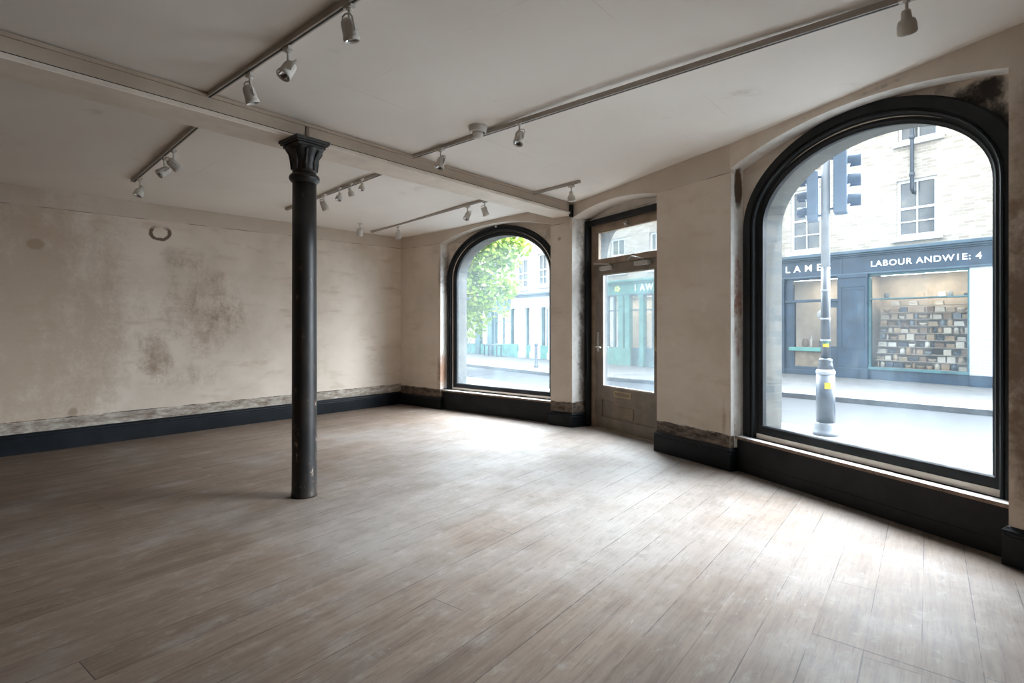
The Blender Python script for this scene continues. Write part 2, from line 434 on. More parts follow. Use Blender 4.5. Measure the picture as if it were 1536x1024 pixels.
def brick_mat(name, c1, c2, mortar, scale=1.0, vary=.5):
    t = NT(name)
    cb = t.n('ShaderNodeCombineXYZ'); x = t.xyz()
    t.link(t.math('ADD', x[0], x[1]), cb.inputs[0]); t.link(x[2], cb.inputs[1])
    b = t.n('ShaderNodeTexBrick'); t.link(cb.outputs[0], b.inputs['Vector'])
    b.inputs['Scale'].default_value = scale; b.inputs['Brick Width'].default_value = .225; b.inputs['Row Height'].default_value = .075
    b.inputs['Mortar Size'].default_value = .006; b.inputs['Mortar Smooth'].default_value = .3; b.inputs['Bias'].default_value = 0
    b.inputs['Color1'].default_value = (*c1, 1); b.inputs['Color2'].default_value = (*c2, 1); b.inputs['Mortar'].default_value = (*mortar, 1)
    n = t.noise(2.0, 5)
    col = t.mix(t.math('MULTIPLY', t.step(n, .4, .75), vary), b.outputs['Color'], tuple(v * .75 for v in c2))
    return t.bsdf(col, .85, .15)
m_stock = brick_mat('stock_brick', (.37, .335, .285), (.25, .215, .175), (.42, .39, .35), vary=.3)
m_pink = brick_mat('pinkish_brick', (.58, .47, .42), (.49, .40, .355), (.60, .56, .52), vary=.2)
m_whitebrick = brick_mat('white_painted_brick', (.40, .41, .42), (.36, .37, .39), (.30, .31, .33), vary=.2)
m_reveal = brick_mat('reveal_brick', (.105, .10, .09), (.065, .072, .072), (.11, .107, .10), vary=.5)
m_navy = flat('navy_gloss_paint', (.008, .025, .048), .45, .5, var=.3, scale=3)
m_navyl = flat('navy_top_moulding', (.035, .065, .092), .4, .5, var=.2, scale=3)
m_green = flat('green_gloss_paint', (.06, .19, .165), .4, .5, var=.3, scale=3)
m_greend = flat('dark_green_paint', (.035, .095, .105), .4, .5, var=.3, scale=3)
m_teal = flat('teal_riser_paint', (.06, .20, .165), .45, .4, var=.25, scale=3)
m_shopwhite = flat('white_shop_paint', (.50, .52, .54), .5, .35, var=.06)
m_stone = flat('pale_stone', (.34, .335, .325), .7, .2, var=.1)
m_letter = flat('white_letters', (.88, .89, .90), .5, .3, var=.02)
m_wframe = flat('white_window_paint', (.55, .56, .58), .45, .35, var=.03)
m_darkpane = (lambda t: t.bsdf(t.ramp(t.noise(1.8, 3), [(.3, (.04, .047, .055)), (.6, (.085, .085, .08)), (.75, (.19, .155, .10))]), .08, .6))(NT('upper_window_glass'))
m_inner = flat('shop_interior_cream', (.40, .34, .28), .7, .2, var=.2, scale=2)
m_pave = (lambda t: t.bsdf(t.mix(t.step(t.noise(3, 6, .6), .35, .7), (.075, .074, .073), (.055, .055, .056)), .8, .2))(NT('pavement_slabs'))
m_pavenear = (lambda t: t.bsdf(t.mix(t.step(t.noise(3, 6, .6), .35, .7), (.17, .167, .163), (.12, .12, .12)), .8, .2))(NT('pale_pavement'))
m_road = (lambda t: t.bsdf(t.mix(t.step(t.noise(1.2, 6, .6), .35, .7), (.011, .0122, .0142), (.0093, .0104, .012)), .75, .25, bump=t.noise(90, 3), bstr=.2, bdist=.003))(NT('road_tarmac'))
m_kerb = flat('granite_kerb', (.075, .078, .084), .7, .25, var=.25)
m_postp = flat('post_blue_black', (.024, .032, .044), .38, .5, var=.3, scale=8)
m_postl = flat('post_pale_band', (.20, .215, .235), .5, .4, var=.1)
m_plinth = flat('post_plinth', (.07, .08, .095), .5, .4, var=.2)
m_sigbk = flat('signal_case', (.075, .105, .15), .5, .3)
m_yellow = flat('yellow_sticker', (.80, .62, .06), .5, .3)
m_bark = flat('plane_bark', (.16, .13, .10), .85, .1, var=.4)
def leaf_mat():
    t = NT('plane_leaves')
    c = t.ramp(t.noise(1.7, 4, .7), [(.30, (.10, .20, .03)), (.5, (.25, .36, .06)), (.7, (.46, .48, .15))])
    d = t.n('ShaderNodeBsdfDiffuse'); t.link(c, d.inputs[0]); l = t.n('ShaderNodeBsdfTranslucent'); t.link(c, l.inputs[0])
    mx = t.n('ShaderNodeMixShader'); mx.inputs[0].default_value = .45; t.link(d.outputs[0], mx.inputs[1]); t.link(l.outputs[0], mx.inputs[2])
    t.link(mx.outputs[0], t.out.inputs[0]); return t.m
m_leaf = leaf_mat()
def goods_mat():
    t = NT('shop_goods')
    oi = t.n('ShaderNodeObjectInfo')
    c = t.ramp(oi.outputs['Random'], [(0, (.36, .27, .185)), (.16, (.50, .44, .36)), (.32, (.17, .105, .065)), (.46, (.62, .59, .54)), (.54, (.06, .075, .10)), (.66, (.32, .22, .14)), (.80, (.46, .41, .35)), (.90, (.16, .185, .21)), (1, (.07, .05, .04))])
    c.node.color_ramp.interpolation = 'CONSTANT'
    return t.bsdf(c, .6, .3)
m_goods = goods_mat()

# ------------------------------------------------------------------ outlines
def arch_loop(cu, a, zs, b, zbot, n=40):
    pts = [(cu - a, zbot), (cu - a, zbot + (zs - zbot) * .5)]
    for k in range(n + 1):
        th = PI - PI * k / n
        pts.append((cu + a * math.cos(th), zs + b * math.sin(th)))
    pts += [(cu + a, zbot + (zs - zbot) * .5), (cu + a, zbot)]
    return pts
def seg_arch(u0, u1, z0, z1, rise, n=28):
    """points of a segmental arch from (u0,z0) to (u1,z1)"""
    return [(u0 + (u1 - u0) * k / n, z0 + (z1 - z0) * k / n + rise * (1 - (2 * k / n - 1) ** 2)) for k in range(n + 1)]
TOP = 3.42
def bay_outline(ua, ub, arch, zfoot=-.3):
    """wall outline from ua to ub with an arched opening that reaches the floor"""
    return [(ua, zfoot), (arch[0][0], zfoot)] + arch + [(arch[-1][0], zfoot), (ub, zfoot), (ub, TOP), (ua, TOP)]

# ------------------------------------------------------------------ room shell
def struct(o, label, cat): return tag(o, label, cat, kind='structure')

bm = BM(); slab(bm, [(-3.9, -.3), (CL + .25, -.3), (CL + .25, TOP), (-3.9, TOP)], [], 0, .3)
struct(link('wall_left', bm, m_wallL, mw=FL.mw), 'long blank plaster side wall with damp stains and a brown ring mark', 'wall')

# wall with the far window
WA = dict(cu=2.12, gl=(.945, 2.165, .625, .43))
archA = seg_arch(.985, 3.209, 2.752, 2.82, .165)
bm = BM(); slab(bm, bay_outline(-.02, 3.53, archA), [], 0, .16)
slab(bm, [(-.02, -.3), (3.60, -.3), (3.60, TOP), (-.02, TOP)], [arch_loop(WA['cu'], 1.00, 2.165, .685, .36)], .16, .24)
w = link('wall_front', bm, m_wallA, mw=FA.mw)
struct(w, 'pale plaster front wall around the far arched window, beside the corner', 'wall')
bm = BM(); slab(bm, [(-.3, -.3), (3.66, -.3), (3.66, 9.5), (-.3, 9.5)], [arch_loop(WA['cu'], .955, 2.165, .635, .36)], .24, .44)
link('brick_skin', bm, m_reveal, w)

# door bay + pier
archB = seg_arch(.05, 1.665, 2.855, 2.857, .10)
bm = BM(); slab(bm, bay_outline(-.01, 2.65, archB), [], 0, .30)
slab(bm, [(-.10, -.3), (2.70, -.3), (2.70, TOP), (-.10, TOP)], [[(.09, -.02), (1.55, -.02), (1.55, 2.80), (.09, 2.80)]], .30, .38)
w = link('wall_door', bm, m_wallB, mw=FB.mw)
struct(w, 'plaster pier and arched door recess between the two arched windows', 'wall')
doorarch = [(.09, -.3)] + [(.82 + .73 * math.cos(PI - PI * k / 24), 2.35 + .52 * math.sin(PI - PI * k / 24)) for k in range(25)] + [(1.55, -.3)]
bm = BM(); slab(bm, [(-.16, -.3)] + doorarch + [(2.76, -.3), (2.76, 9.5), (-.16, 9.5)], [], .38, .58)
link('brick_skin', bm, m_reveal, w)

# bay with the near window
WR = dict(cu=1.125)
archR = seg_arch(0.0, 2.222, 2.892, 2.902, .172)
bm = BM(); slab(bm, bay_outline(-.0001, 6.6, archR), [], 0, .17)
slab(bm, [(-.06, -.3), (6.6, -.3), (6.6, TOP), (-.06, TOP)], [arch_loop(WR['cu'], .98, 2.315, .625, .38)], .17, .26)
w = link('wall_right', bm, m_wallR, mw=FR.mw)
struct(w, 'stained plaster wall around the near arched window at the right edge', 'wall')
bm = BM(); slab(bm, [(-.14, -.3), (6.6, -.3), (6.6, 9.5), (-.14, 9.5)], [arch_loop(WR['cu'], .95, 2.315, .595, .38)], .26, .47)
link('brick_skin', bm, m_reveal, w)

bm = BM(); slab(bm, [(-.3, -.3), (6.7, -.3), (6.7, TOP), (-.3, TOP)], [], -.3, 0)
struct(link('wall_back', bm, m_back, mw=FBACK.mw), 'plain plaster back wall of the shop room behind the viewer', 'wall')
L2 = (Vector(REND) - Vector(K)).length
bm = BM(); slab(bm, [(-.2, -.3), (L2 + .3, -.3), (L2 + .3, TOP), (-.2, TOP)], [], -.3, 0)
struct(link('wall_rear', bm, m_back, mw=FBK2.mw), 'plain plaster rear wall closing the shop room near the camera', 'wall')

def clip_room(bm, off):
    for F in (FA, FB, FR, FL):
        p = F.p(0, off)
        bmesh.ops.bisect_plane(bm, geom=bm.verts[:] + bm.edges[:] + bm.faces[:], plane_co=(p[0], p[1], 0), plane_no=(F.n.x, F.n.y, 0), clear_outer=True)
    for F in (FBACK, FBK2):
        p = F.p(0, -.2)
        bmesh.ops.bisect_plane(bm, geom=bm.verts[:] + bm.edges[:] + bm.faces[:], plane_co=(p[0], p[1], 0), plane_no=(-F.n.x, -F.n.y, 0), clear_outer=True)

bm = BM(); box(bm, -12, 9, -6, 13, -.12, 0); clip_room(bm, .28)
bmesh.ops.holes_fill(bm, edges=bm.edges[:])
struct(link('floor', bm, m_floor), 'worn grey brown timber floorboards of the empty shop', 'floor')

# ceiling: two old, slightly sagging fields either side of the beam
BD = Vector((.639, .769)).normalized(); BN = Vector((-BD.y, BD.x)); BO = Vector((.82, 7.56))
def sstep(x): x = max(0, min(1, x)); return x * x * (3 - 2 * x)
bm = BM()
def field(ss, ds, zf):
    g = [[bm.verts.new((*(BO + BD * s + BN * d), zf(s, d))) for d in ds] for s in ss]
    for A, B_ in zip(g, g[1:]):
        for j in range(len(ds) - 1):
            f = bm.faces.new((A[j], A[j + 1], B_[j + 1], B_[j])); f.smooth = True
ss = [-14 + .5 * k for k in range(45)]
field(ss, [.1 - .3 * k for k in range(36)], lambda s, d: 3.058 + .072 * sstep(-d / 2.4))
def farz(s, d):
    # falls to the side wall, a little lower away from the window
    t = sstep(min(1, max(0, (d - .2) / 3.0)))
    edge = 2.946 + max(-7, s) * .0072
    return 3.05 * (1 - t) + edge * t
field(ss, [.12 + .3 * k for k in range(20)], farz)
clip_room(bm, .2)
bmesh.ops.recalc_face_normals(bm, faces=bm.faces)
for f in bm.faces:
    if f.normal.z > 0: f.normal_flip()
struct(link('ceiling', bm, m_ceil), 'cream painted ceiling with faint seams and smoky marks', 'ceiling')

# beam
MB_ = Matrix(((BD.x, BN.x, 0, BO.x), (BD.y, BN.y, 0, BO.y), (0, 0, 1, 0), (0, 0, 0, 1)))
bm = BM()
slab(bm, [(.0, 2.935), (.012, 2.92), (.012, 2.903), (.318, 2.903), (.318, 2.92), (.33, 2.935), (.33, 3.2), (0, 3.2)], [], -13.5, .12)
M2 = Matrix(((0, 1, 0, 0), (1, 0, 0, 0), (0, 0, 1, 0), (0, 0, 0, 1)))
bmesh.ops.transform(bm, matrix=M2, verts=bm.verts); bmesh.ops.recalc_face_normals(bm, faces=bm.faces)
beam = struct(link('ceiling_beam', bm, m_beam, mw=MB_), 'boxed cream beam crossing the ceiling above the iron column', 'beam')
bm = BM(); slab(bm, [(0, 2.903), (0, 2.928), (-.022, 2.928), (-.022, 2.914), (-.012, 2.903)], [], -13.5, .1)
bmesh.ops.transform(bm, matrix=M2, verts=bm.verts); bmesh.ops.recalc_face_normals(bm, faces=bm.faces); link('bottom_lip', bm, m_lip, beam)
bm = BM(); box(bm, -13.5, .1, -.005, .0, 2.928, 2.940); link('shadow_line', bm, m_slot, beam)  # dark strip painting the shadow gap above the lip
bm = BM(); box(bm, -13.5, .1, -.016, .0, 3.026, 3.052); link('top_moulding', bm, m_beam, beam)
bm = BM(); box(bm, -13.5, .1, -.010, .328, 2.899, 2.9035); link('soffit', bm, m_soffit, beam)
bm = BM(); box(bm, -3.93, -3.905, -.012, .0, 2.915, 3.03); link('joint_strip', bm, m_doorfr, beam)
bm = BM(); box(bm, -.075, .02, -.03, 0, 2.865, 3.03); link('dark_end_gap', bm, m_black, beam)  # black block painting the dark gap where the beam meets the wall

# baseboards (profile: offset into the room, height)
PROF = [(0, 0), (.024, 0), (.024, .165), (.019, .170), (.019, .182), (.026, .188), (.024, .198), (.014, .208), (.006, .218), (0, .222)]
def baseboard(name, path, label, z=1.0):
    bm = BM(); sweep(bm, path, [(o, h * z) for o, h in PROF], 1)
    return struct(link(name, bm, m_skirt, bevel=.002), label, 'baseboard')
# travelling so that the room lies on the right-hand side of the path
baseboard('baseboard_left', [FL.p(-3.6), FL.p(CL)], 'black chipped skirting along the long stained side wall')
baseboard('baseboard_corner', [FA.p(0), FA.p(.985), FA.p(.985, .06)], 'short black skirting in the far corner left of the far window', .9)
baseboard('baseboard_pier', [FA.p(3.209, .06), FA.p(3.209), FB.p(.05), FB.p(.05, .29)], 'black worn skirting wrapping the narrow pier left of the door', .88)
baseboard('baseboard_middle', [FB.p(1.665, .29), FB.p(1.665), FB.p(2.64), FR.p(0, .085)], 'black skirting block around the pier right of the door', 1.0)
baseboard('baseboard_right', [FR.p(2.222, .085), FR.p(2.222), FR.p(6.3)], 'black scraped skirting at the right edge below the brown wall', 1.03)

# ------------------------------------------------------------------ arched windows
def loop3(pts, w): return [(u, w, z) for u, z in pts]
def arched_window(name, F, cu, outer, bead, sash, glass, zsill, zpanel_w, ua, ub, gmat, label, wf):
    root = empty(name, F.mw); struct(root, label, 'window')
    # outer architrave with a stepped and beaded section
    (ao, zso, bo), (ab, zsb, bb), (ai, zsi, bi), (ag, zsg, bg, gb) = outer, bead, sash, glass
    zb = zsill
    D = wf
    L = [(arch_loop(cu, ao, zso, bo, zb), D + .08), (arch_loop(cu, ao, zso, bo, zb), D + .010), (arch_loop(cu, ao - .012, zso, bo - .012, zb), D),
         (arch_loop(cu, ab + .030, zsb, bb + .030, zb), D), (arch_loop(cu, ab + .024, zsb, bb + .024, zb), D + .015), (arch_loop(cu, ab + .016, zsb, bb + .016, zb), D + .015),
         (arch_loop(cu, ab + .012, zsb, bb + .012, zb), D + .003), (arch_loop(cu, ab + .004, zsb, bb + .004, zb), D - .001), (arch_loop(cu, ab - .004, zsb, bb - .004, zb), D + .005),
         (arch_loop(cu, ab - .008, zsb, bb - .008, zb), D + .030), (arch_loop(cu, ab - .026, zsb, bb - .026, zb), D + .038), (arch_loop(cu, ab - .026, zsb, bb - .026, zb), D + .08)]
    bm = BM(); loft(bm, [loop3(p, w) for p, w in L], True)
    link('architrave', bm, m_black, root)
    L = [(arch_loop(cu, ab - .018, zsb, bb - .018, zb), D + .10), (arch_loop(cu, ab - .018, zsb, bb - .018, zb), D + .042), (arch_loop(cu, ai + .012, zsi, bi + .012, gb - .012), D + .042),
         (arch_loop(cu, ai, zsi, bi, gb - .004), D + .052), (arch_loop(cu, ag, zsg, bg, gb), D + .060), (arch_loop(cu, ag, zsg, bg, gb), D + .10)]
    bm = BM(); loft(bm, [loop3(p, w) for p, w in L], True)
    link('sash', bm, m_black, root)
    bm = BM(); slab(bm, arch_loop(cu, ag + .01, zsg, bg + .01, gb - .01), [], D + .074, D + .082)
    link('glass_pane', bm, gmat, root)
    bm = BM(); slab(bm, [(ua, zsill - .026), (ub, zsill - .026), (ub, zsill), (ua, zsill)], [], zpanel_w - .022, .20)
    s = link('sill', bm, m_sill, root, bevel=.004)
    bm = BM(); box(bm, ua, ub, zpanel_w - .027, zpanel_w - .022, zsill - .026, zsill - .003); link('sill_nosing', bm, m_silledge, s)
    bm = BM(); box(bm, ua, ub, zpanel_w, .16, -.005, zsill - .026)
    box(bm, ua, ub, zpanel_w - .006, zpanel_w, 0.0, .10)
    link('bulkhead_panel', bm, m_panel, root, bevel=.003)
    return root
arched_window('window_1', FA, 2.12, (1.115, 2.165, .775), (1.035, 2.165, .705), (.955, 2.165, .635), (.940, 2.165, .622, .43), .318, .055, .985, 3.209, m_glassA,
              'far black framed arched window looking onto the leafy tree', .125)
arched_window('window_2', FR, 1.125, (1.108, 2.315, .762), (.985, 2.315, .652), (.930, 2.320, .588), (.915, 2.320, .574, .46), .335, .088, 0.0, 2.222, m_glass,
              'large near black framed arched window showing the traffic post', .135)
bm = BM(); lathe(bm, [(.001, 0), (.022, 0), (.026, .012), (.014, .03), (.008, .05)], 12, Matrix.Translation((2.10, .125, 2.935)) @ Matrix.Rotation(PI / 2, 4, 'X'))
link('ceiling_boss', bm, m_steel, bpy.data.objects['window_1'])

# ------------------------------------------------------------------ door
door = empty('door_1', FB.mw); struct(door, 'brown grey glazed shop door with fanlight above, between the arched windows', 'door')
W0 = .30
bm = BM()   # frame: jambs, head, transom bar
box(bm, .104, .190, W0 - .01, W0 + .08, 0, 2.76); box(bm, 1.45, 1.54, W0 - .01, W0 + .08, 0, 2.76)
box(bm, .190, 1.45, W0 - .01, W0 + .08, 2.655, 2.76); box(bm, .190, 1.45, W0 - .015, W0 + .08, 2.205, 2.285)
link('door_frame', bm, m_doorfr, door, bevel=.004)
bm = BM(); slab(bm, [(.05, 2.755), (1.665, 2.755), (1.665, 2.83)] + [(.05, 2.83)], [], W0 - .06, W0 + .05)
box(bm, .05, .105, W0 - .09, W0 + .02, .0, 2.83); link('dark_lining', bm, m_black, door, bevel=.004)
bm = BM(); box(bm, .06, 1.62, .27, .62, -.2, .010); link('threshold', bm, m_doorfr, door, bevel=.003)
bm = BM(); slab(bm, seg_arch(.05, 1.665, 2.83, 2.83, .13) , [], W0 - .02, W0 + .05); link('tympanum', bm, m_wallB, door)
bm = BM()   # leaf: glazed opening above, one sunk panel below
slab(bm, [(.195, .012), (1.447, .012), (1.447, 2.20), (.195, 2.20)],
     [[(.325, .575), (1.315, .575), (1.315, 2.078), (.325, 2.078)], [(.315, .165), (1.325, .165), (1.325, .395), (.315, .395)]], W0, W0 + .045)
box(bm, .312, 1.328, W0 + .020, W0 + .038, .162, .398)
leaf = link('door_leaf', bm, m_door, door, bevel=.003)
bm = BM()
for a, b, c, d in ((.325, .340, .575, 2.078), (1.300, 1.315, .575, 2.078), (.34, 1.30, .575, .590), (.34, 1.30, 2.063, 2.078)): box(bm, a, b, W0 + .008, W0 + .030, c, d)
link('glazing_bead', bm, m_steel, leaf)
bm = BM(); box(bm, .33, 1.31, W0 + .018, W0 + .024, .58, 2.073); link('glass_pane', bm, m_glassA, leaf)
bm = BM(); box(bm, .245, 1.395, W0 + .018, W0 + .024, 2.28, 2.66); link('fanlight_pane', bm, m_glassA, door)
bm = BM()
for a, b, c, d in ((.190, .245, 2.285, 2.655), (1.395, 1.45, 2.285, 2.655), (.245, 1.395, 2.285, 2.292), (.245, 1.395, 2.645, 2.655)): box(bm, a, b, W0, W0 + .04, c, d)
link('fanlight_sash', bm, m_doorfr, door, bevel=.003)
bm = BM(); box(bm, .80, .86, W0 - .028, W0 - .01, 2.665, 2.72); lathe(bm, [(.016, 0), (.018, .02), (.01, .03)], 12, Matrix.Translation((.83, W0 - .028, 2.69)) @ Matrix.Rotation(PI / 2, 4, 'X'))
link('fanlight_catch', bm, m_steel, door)
def plate(name, u0, u1, z0, z1, slot, mat):
    bm = BM(); slab(bm, [(u0, z0), (u1, z0), (u1, z1), (u0, z1)], [[(u0 + slot, z0 + slot), (u1 - slot, z0 + slot), (u1 - slot, z1 - slot), (u0 + slot, z1 - slot)]], W0 - .012, W0 + .004)
    o = link(name, bm, mat, leaf, bevel=.002)
    bm = BM(); box(bm, u0 + slot, u1 - slot, W0 - .006, W0 + .003, z0 + slot, z1 - slot); link('flap', bm, m_dull if mat is m_brass else mat, o)
    return o
plate('letter_plate', .585, .905, .460, .535, .014, m_brass)
bm = BM(); box(bm, .585, .93, W0 + .008, W0 + .022, .195, .335); link('blank_plate', bm, m_dull, leaf, bevel=.003)
def closer(u0, u1, z, arm):
    bm = BM(); box(bm, u0, u1, W0 - .05, W0, z, z + .055); box(bm, u0 - .01, u0, W0 - .045, W0, z + .006, z + .049); box(bm, u1, u1 + .01, W0 - .045, W0, z + .006, z + .049)
    o = link('door_closer', bm, m_steel, leaf, bevel=.006)
    bm = BM(); tube(bm, arm, .008, 8); link('closer_arm', bm, m_steel, o)
closer(.33, .56, 2.125, [(.50, W0 - .03, 2.185), (.50, W0 - .03, 2.20), (.30, W0 - .12, 2.215), (.26, W0 - .02, 2.225)])
closer(1.01, 1.25, 2.13, [(1.16, W0 - .03, 2.19), (1.16, W0 - .03, 2.205), (1.08, W0 - .16, 2.235), (.86, W0 - .02, 2.225)])
bm = BM(); box(bm, .225, .265, W0 - .008, W0, 1.04, 1.30); tube(bm, [(.245, W0, 1.10), (.245, W0 - .05, 1.10), (.26, W0 - .055, 1.10), (.36, W0 - .055, 1.095)], .010, 8)
link('lever_handle', bm, m_steel, leaf)
bm = BM(); box(bm, 1.36, 1.41, W0 - .008, W0, 1.05, 1.32); tube(bm, [(1.385, W0, 1.09), (1.385, W0 - .05, 1.10), (1.385, W0 - .055, 1.18), (1.385, W0 - .05, 1.27), (1.385, W0, 1.28)], .011, 8)
link('pull_handle', bm, m_brass, leaf)

# ------------------------------------------------------------------ iron column
CX, CY = -1.705, 4.545
col = empty('cast_iron_column', Matrix.Translation((CX, CY, 0)) @ Matrix.Rotation(math.atan2(BD.y, BD.x), 4, 'Z'))
tag(col, 'black cast iron column standing alone on the boards under the beam', 'column')
bm = BM(); lathe(bm, [(.104, .0), (.104, .012), (.101, .03), (.099, .06), (.0975, .3), (.0965, 1.2), (.095, 2.0), (.0935, 2.565)], 48)
link('shaft', bm, m_col, col)
bm = BM(); lathe(bm, [(.093, 2.555), (.098, 2.562), (.112, 2.575), (.120, 2.592), (.120, 2.604), (.112, 2.620), (.098, 2.630), (.093, 2.64)], 48)
link('necking_ring', bm, m_col, col)
def leafmod(a, z):
    k = max(0, (z - 2.66) / .19)
    return 1 + .10 * k * abs(math.cos(4 * a)) + .12 * k * k * abs(math.sin(2 * a)) ** 3
bm = BM(); lathe(bm, [(.0925, 2.63), (.0925, 2.70), (.095, 2.725), (.100, 2.735), (.099, 2.748), (.104, 2.765), (.113, 2.79), (.124, 2.812), (.130, 2.83), (.128, 2.842)], 64, rmod=leafmod)
cap = link('capital', bm, m_col, col)
bm = BM()
for k in range(8):
    a = k * PI / 4 + PI / 8; ca, sa = math.cos(a), math.sin(a)
    tube(bm, [(.094 * ca, .094 * sa, 2.66), (.098 * ca, .098 * sa, 2.73), (.110 * ca, .110 * sa, 2.785), (.136 * ca, .136 * sa, 2.818), (.142 * ca, .142 * sa, 2.808)], [.012, .016, .016, .012, .006], 8)
link('leaf', bm, m_col, cap)
bm = BM(); box(bm, -.122, .122, -.122, .122, 2.838, 2.862); box(bm, -.138, .138, -.138, .138, 2.862, 2.876); box(bm, -.147, .147, -.147, .147, 2.876, 2.904)
link('abacus', bm, m_col, col, bevel=.004)

# ------------------------------------------------------------------ track lighting
def ceil_z(x, y):
    q = Vector((x, y)) - BO; s, d = q.dot(BD), q.dot(BN)
    return 3.058 + .072 * sstep(-d / 2.4) if d < .1 else farz(s, d)
def track(p0, p1, label):
    p0, p1 = Vector(p0), Vector(p1); L = (p1 - p0).length; d = (p1 - p0) / L
    z0, z1 = ceil_z(*p0), ceil_z(*p1)
    X = Vector((d.x, d.y, (z1 - z0) / L)).normalized(); Yv = Vector((-d.y, d.x, 0)); Zv = X.cross(Yv)
    mw = Matrix(((X.x, Yv.x, Zv.x, p0.x), (X.y, Yv.y, Zv.y, p0.y), (X.z, Yv.z, Zv.z, z0), (0, 0, 0, 1)))
    root = empty('lighting_track', mw); tag(root, label, 'track', 'ceiling lighting tracks')
    bm = BM(); box(bm, 0, L, -.018, .018, -.032, .006); link('rail', bm, m_track, root, bevel=.002)
    bm = BM(); box(bm, .01, L - .01, -.006, .006, -.0335, -.03); link('slot', bm, m_slot, root)
    for q in (-.012, L):
        bm = BM(); box(bm, q, q + .012, -.019, .019, -.033, .004); link('end_cap', bm, m_track, root)
track((-2.198, 3.984), (-.05, 2.237), 'white track with three spots beside the beam, upper left of the room')
track((-1.017, 5.448), (3.0, 2.087), 'longest white ceiling track, from beam towards the near window, with detector beside')
track((.13, 7.03), (.772, 6.405), 'short white track with one spot near the door and beam end')
track((-3.973, 5.806), (-2.484, 4.434), 'white track beyond the beam, left of the iron column')
track((-2.96, 7.27), (-1.356, 5.892), 'white track passing behind the iron column beyond the beam')
track((-2.288, 9.044), (-.283, 7.127), 'white track nearest the far window and corner')

def spot_proto(kind):
    r = empty('track_spotlight', Matrix.Identity(4))
    bm = BM(); box(bm, -.035, .035, -.017, .017, -.056, -.0345); lathe(bm, [(.012, -.066), (.017, -.062), (.017, -.055)], 14)
    link('adapter', bm, m_white, r, bevel=.002)
    bm = BM(); tube(bm, [(0, 0, -.06), (0, 0, -.115)], .0075, 10); link('stem', bm, m_white, r)
    if kind == 0: prof = [(.004, .055), (.022, .052), (.034, .040), (.038, .020), (.040, -.035), (.043, -.040), (.043, -.060), (.039, -.060), (.034, -.045)]
    else: prof = [(.004, .062), (.018, .060), (.022, .050), (.024, .018), (.038, .008), (.044, -.012), (.046, -.050), (.043, -.056), (.038, -.050), (.030, -.030)]
    bm = BM(); lathe(bm, prof, 24, cap=False)
    if kind == 0: tube(bm, [(.046, 0, -.02), (.046, 0, .05), (.03, 0, .07), (0, 0, .075)], .005, 6); tube(bm, [(-.046, 0, -.02), (-.046, 0, .05), (-.03, 0, .07), (0, 0, .075)], .005, 6)
    h = link('lamp_head', bm, m_white, r)
    bm = BM(); lathe(bm, [(.002, -.018), (.018, -.024), (.031, -.040), (.036, -.050)], 20, cap=False); link('reflector', bm, m_lens, h)
    return r
PROT = [spot_proto(0), spot_proto(1)]
used = [False, False]
def spot(x, y, kind, yaw, tilt, label, scale=1.0, drop=0.0):
    p = PROT[kind]
    if not used[kind]: r = p; used[kind] = True
    else:
        r = p.copy(); COL.objects.link(r)
        for ch in list(p.children):
            c = ch.copy(); COL.objects.link(c); c.parent = r
            for g in ch.children:
                e = g.copy(); COL.objects.link(e); e.parent = c
    r.matrix_world = Matrix.Translation((x, y, ceil_z(x, y) + drop)) @ Matrix.Rotation(yaw, 4, 'Z') @ Matrix.Scale(scale, 4)
    for c in r.children:
        if c.name.startswith('lamp_head'):
            c.matrix_local = Matrix.Translation((0, 0, -.165)) @ Matrix.Rotation(tilt, 4, 'X')
    tag(r, label, 'spotlight', 'track spotlights')
    return r
TY = math.atan2(-1.747, 2.148)
spot(-1.707, 3.606, 0, TY, .35, 'lowest spotlight on the upper left track, nearest the beam')
spot(-1.336, 3.300, 0, TY, -.55, 'middle one of the three spotlights on the upper left track')
spot(-.854, 2.904, 0, TY, .30, 'biggest spotlight at the top edge of the picture, on the upper left track')
spot(-.660, 5.119, 0, TY, -.35, 'spotlight on the long track between its beam end and the detector')
spot(.060, 4.539, 0, TY, -.28, 'spotlight on the long track just right of the smoke detector')
spot(2.042, 2.863, 1, TY, .75, 'spotlight facing the window at the top right, with bright reflector')
spot(.696, 6.494, 1, TY, .1, 'single small spotlight on the short track by the door')
spot(-3.826, 5.690, 1, TY, -.4, 'spotlight at the left end of the track beyond the beam')
spot(-3.044, 4.974, 0, TY, .9, 'right one of the paired spotlights left of the column')
spot(-3.230, 5.140, 0, TY, -.9, 'left one of the paired spotlights left of the column')
spot(-2.236, 6.581, 0, TY, .5, 'spotlight just right of the iron column, on the track behind it')
spot(-1.99, 6.37, 1, TY, -.3, 'second spotlight right of the iron column on the track behind', .8)
spot(-1.81, 6.21, 1, TY, .4, 'third spotlight right of the iron column on the track behind', .8)
spot(-1.65, 6.08, 1, TY, -.2, 'fourth spotlight from the column, near the right end of that track', .7)
spot(-2.78, 7.115, 1, TY, .2, 'spotlight peeping out left of the iron column')
spot(-2.251, 8.196, 0, TY + 1.0, .9, 'small dark spotlight fixed to the bare ceiling near the corner')
spot(-1.754, 8.535, 0, TY, 0, 'pale spotlight on the far track nearest the corner')
spot(-.598, 7.43, 0, TY, -.5, 'left one of two spotlights over the far window')
spot(-.354, 7.195, 0, TY, .5, 'right one of two spotlights over the far window')

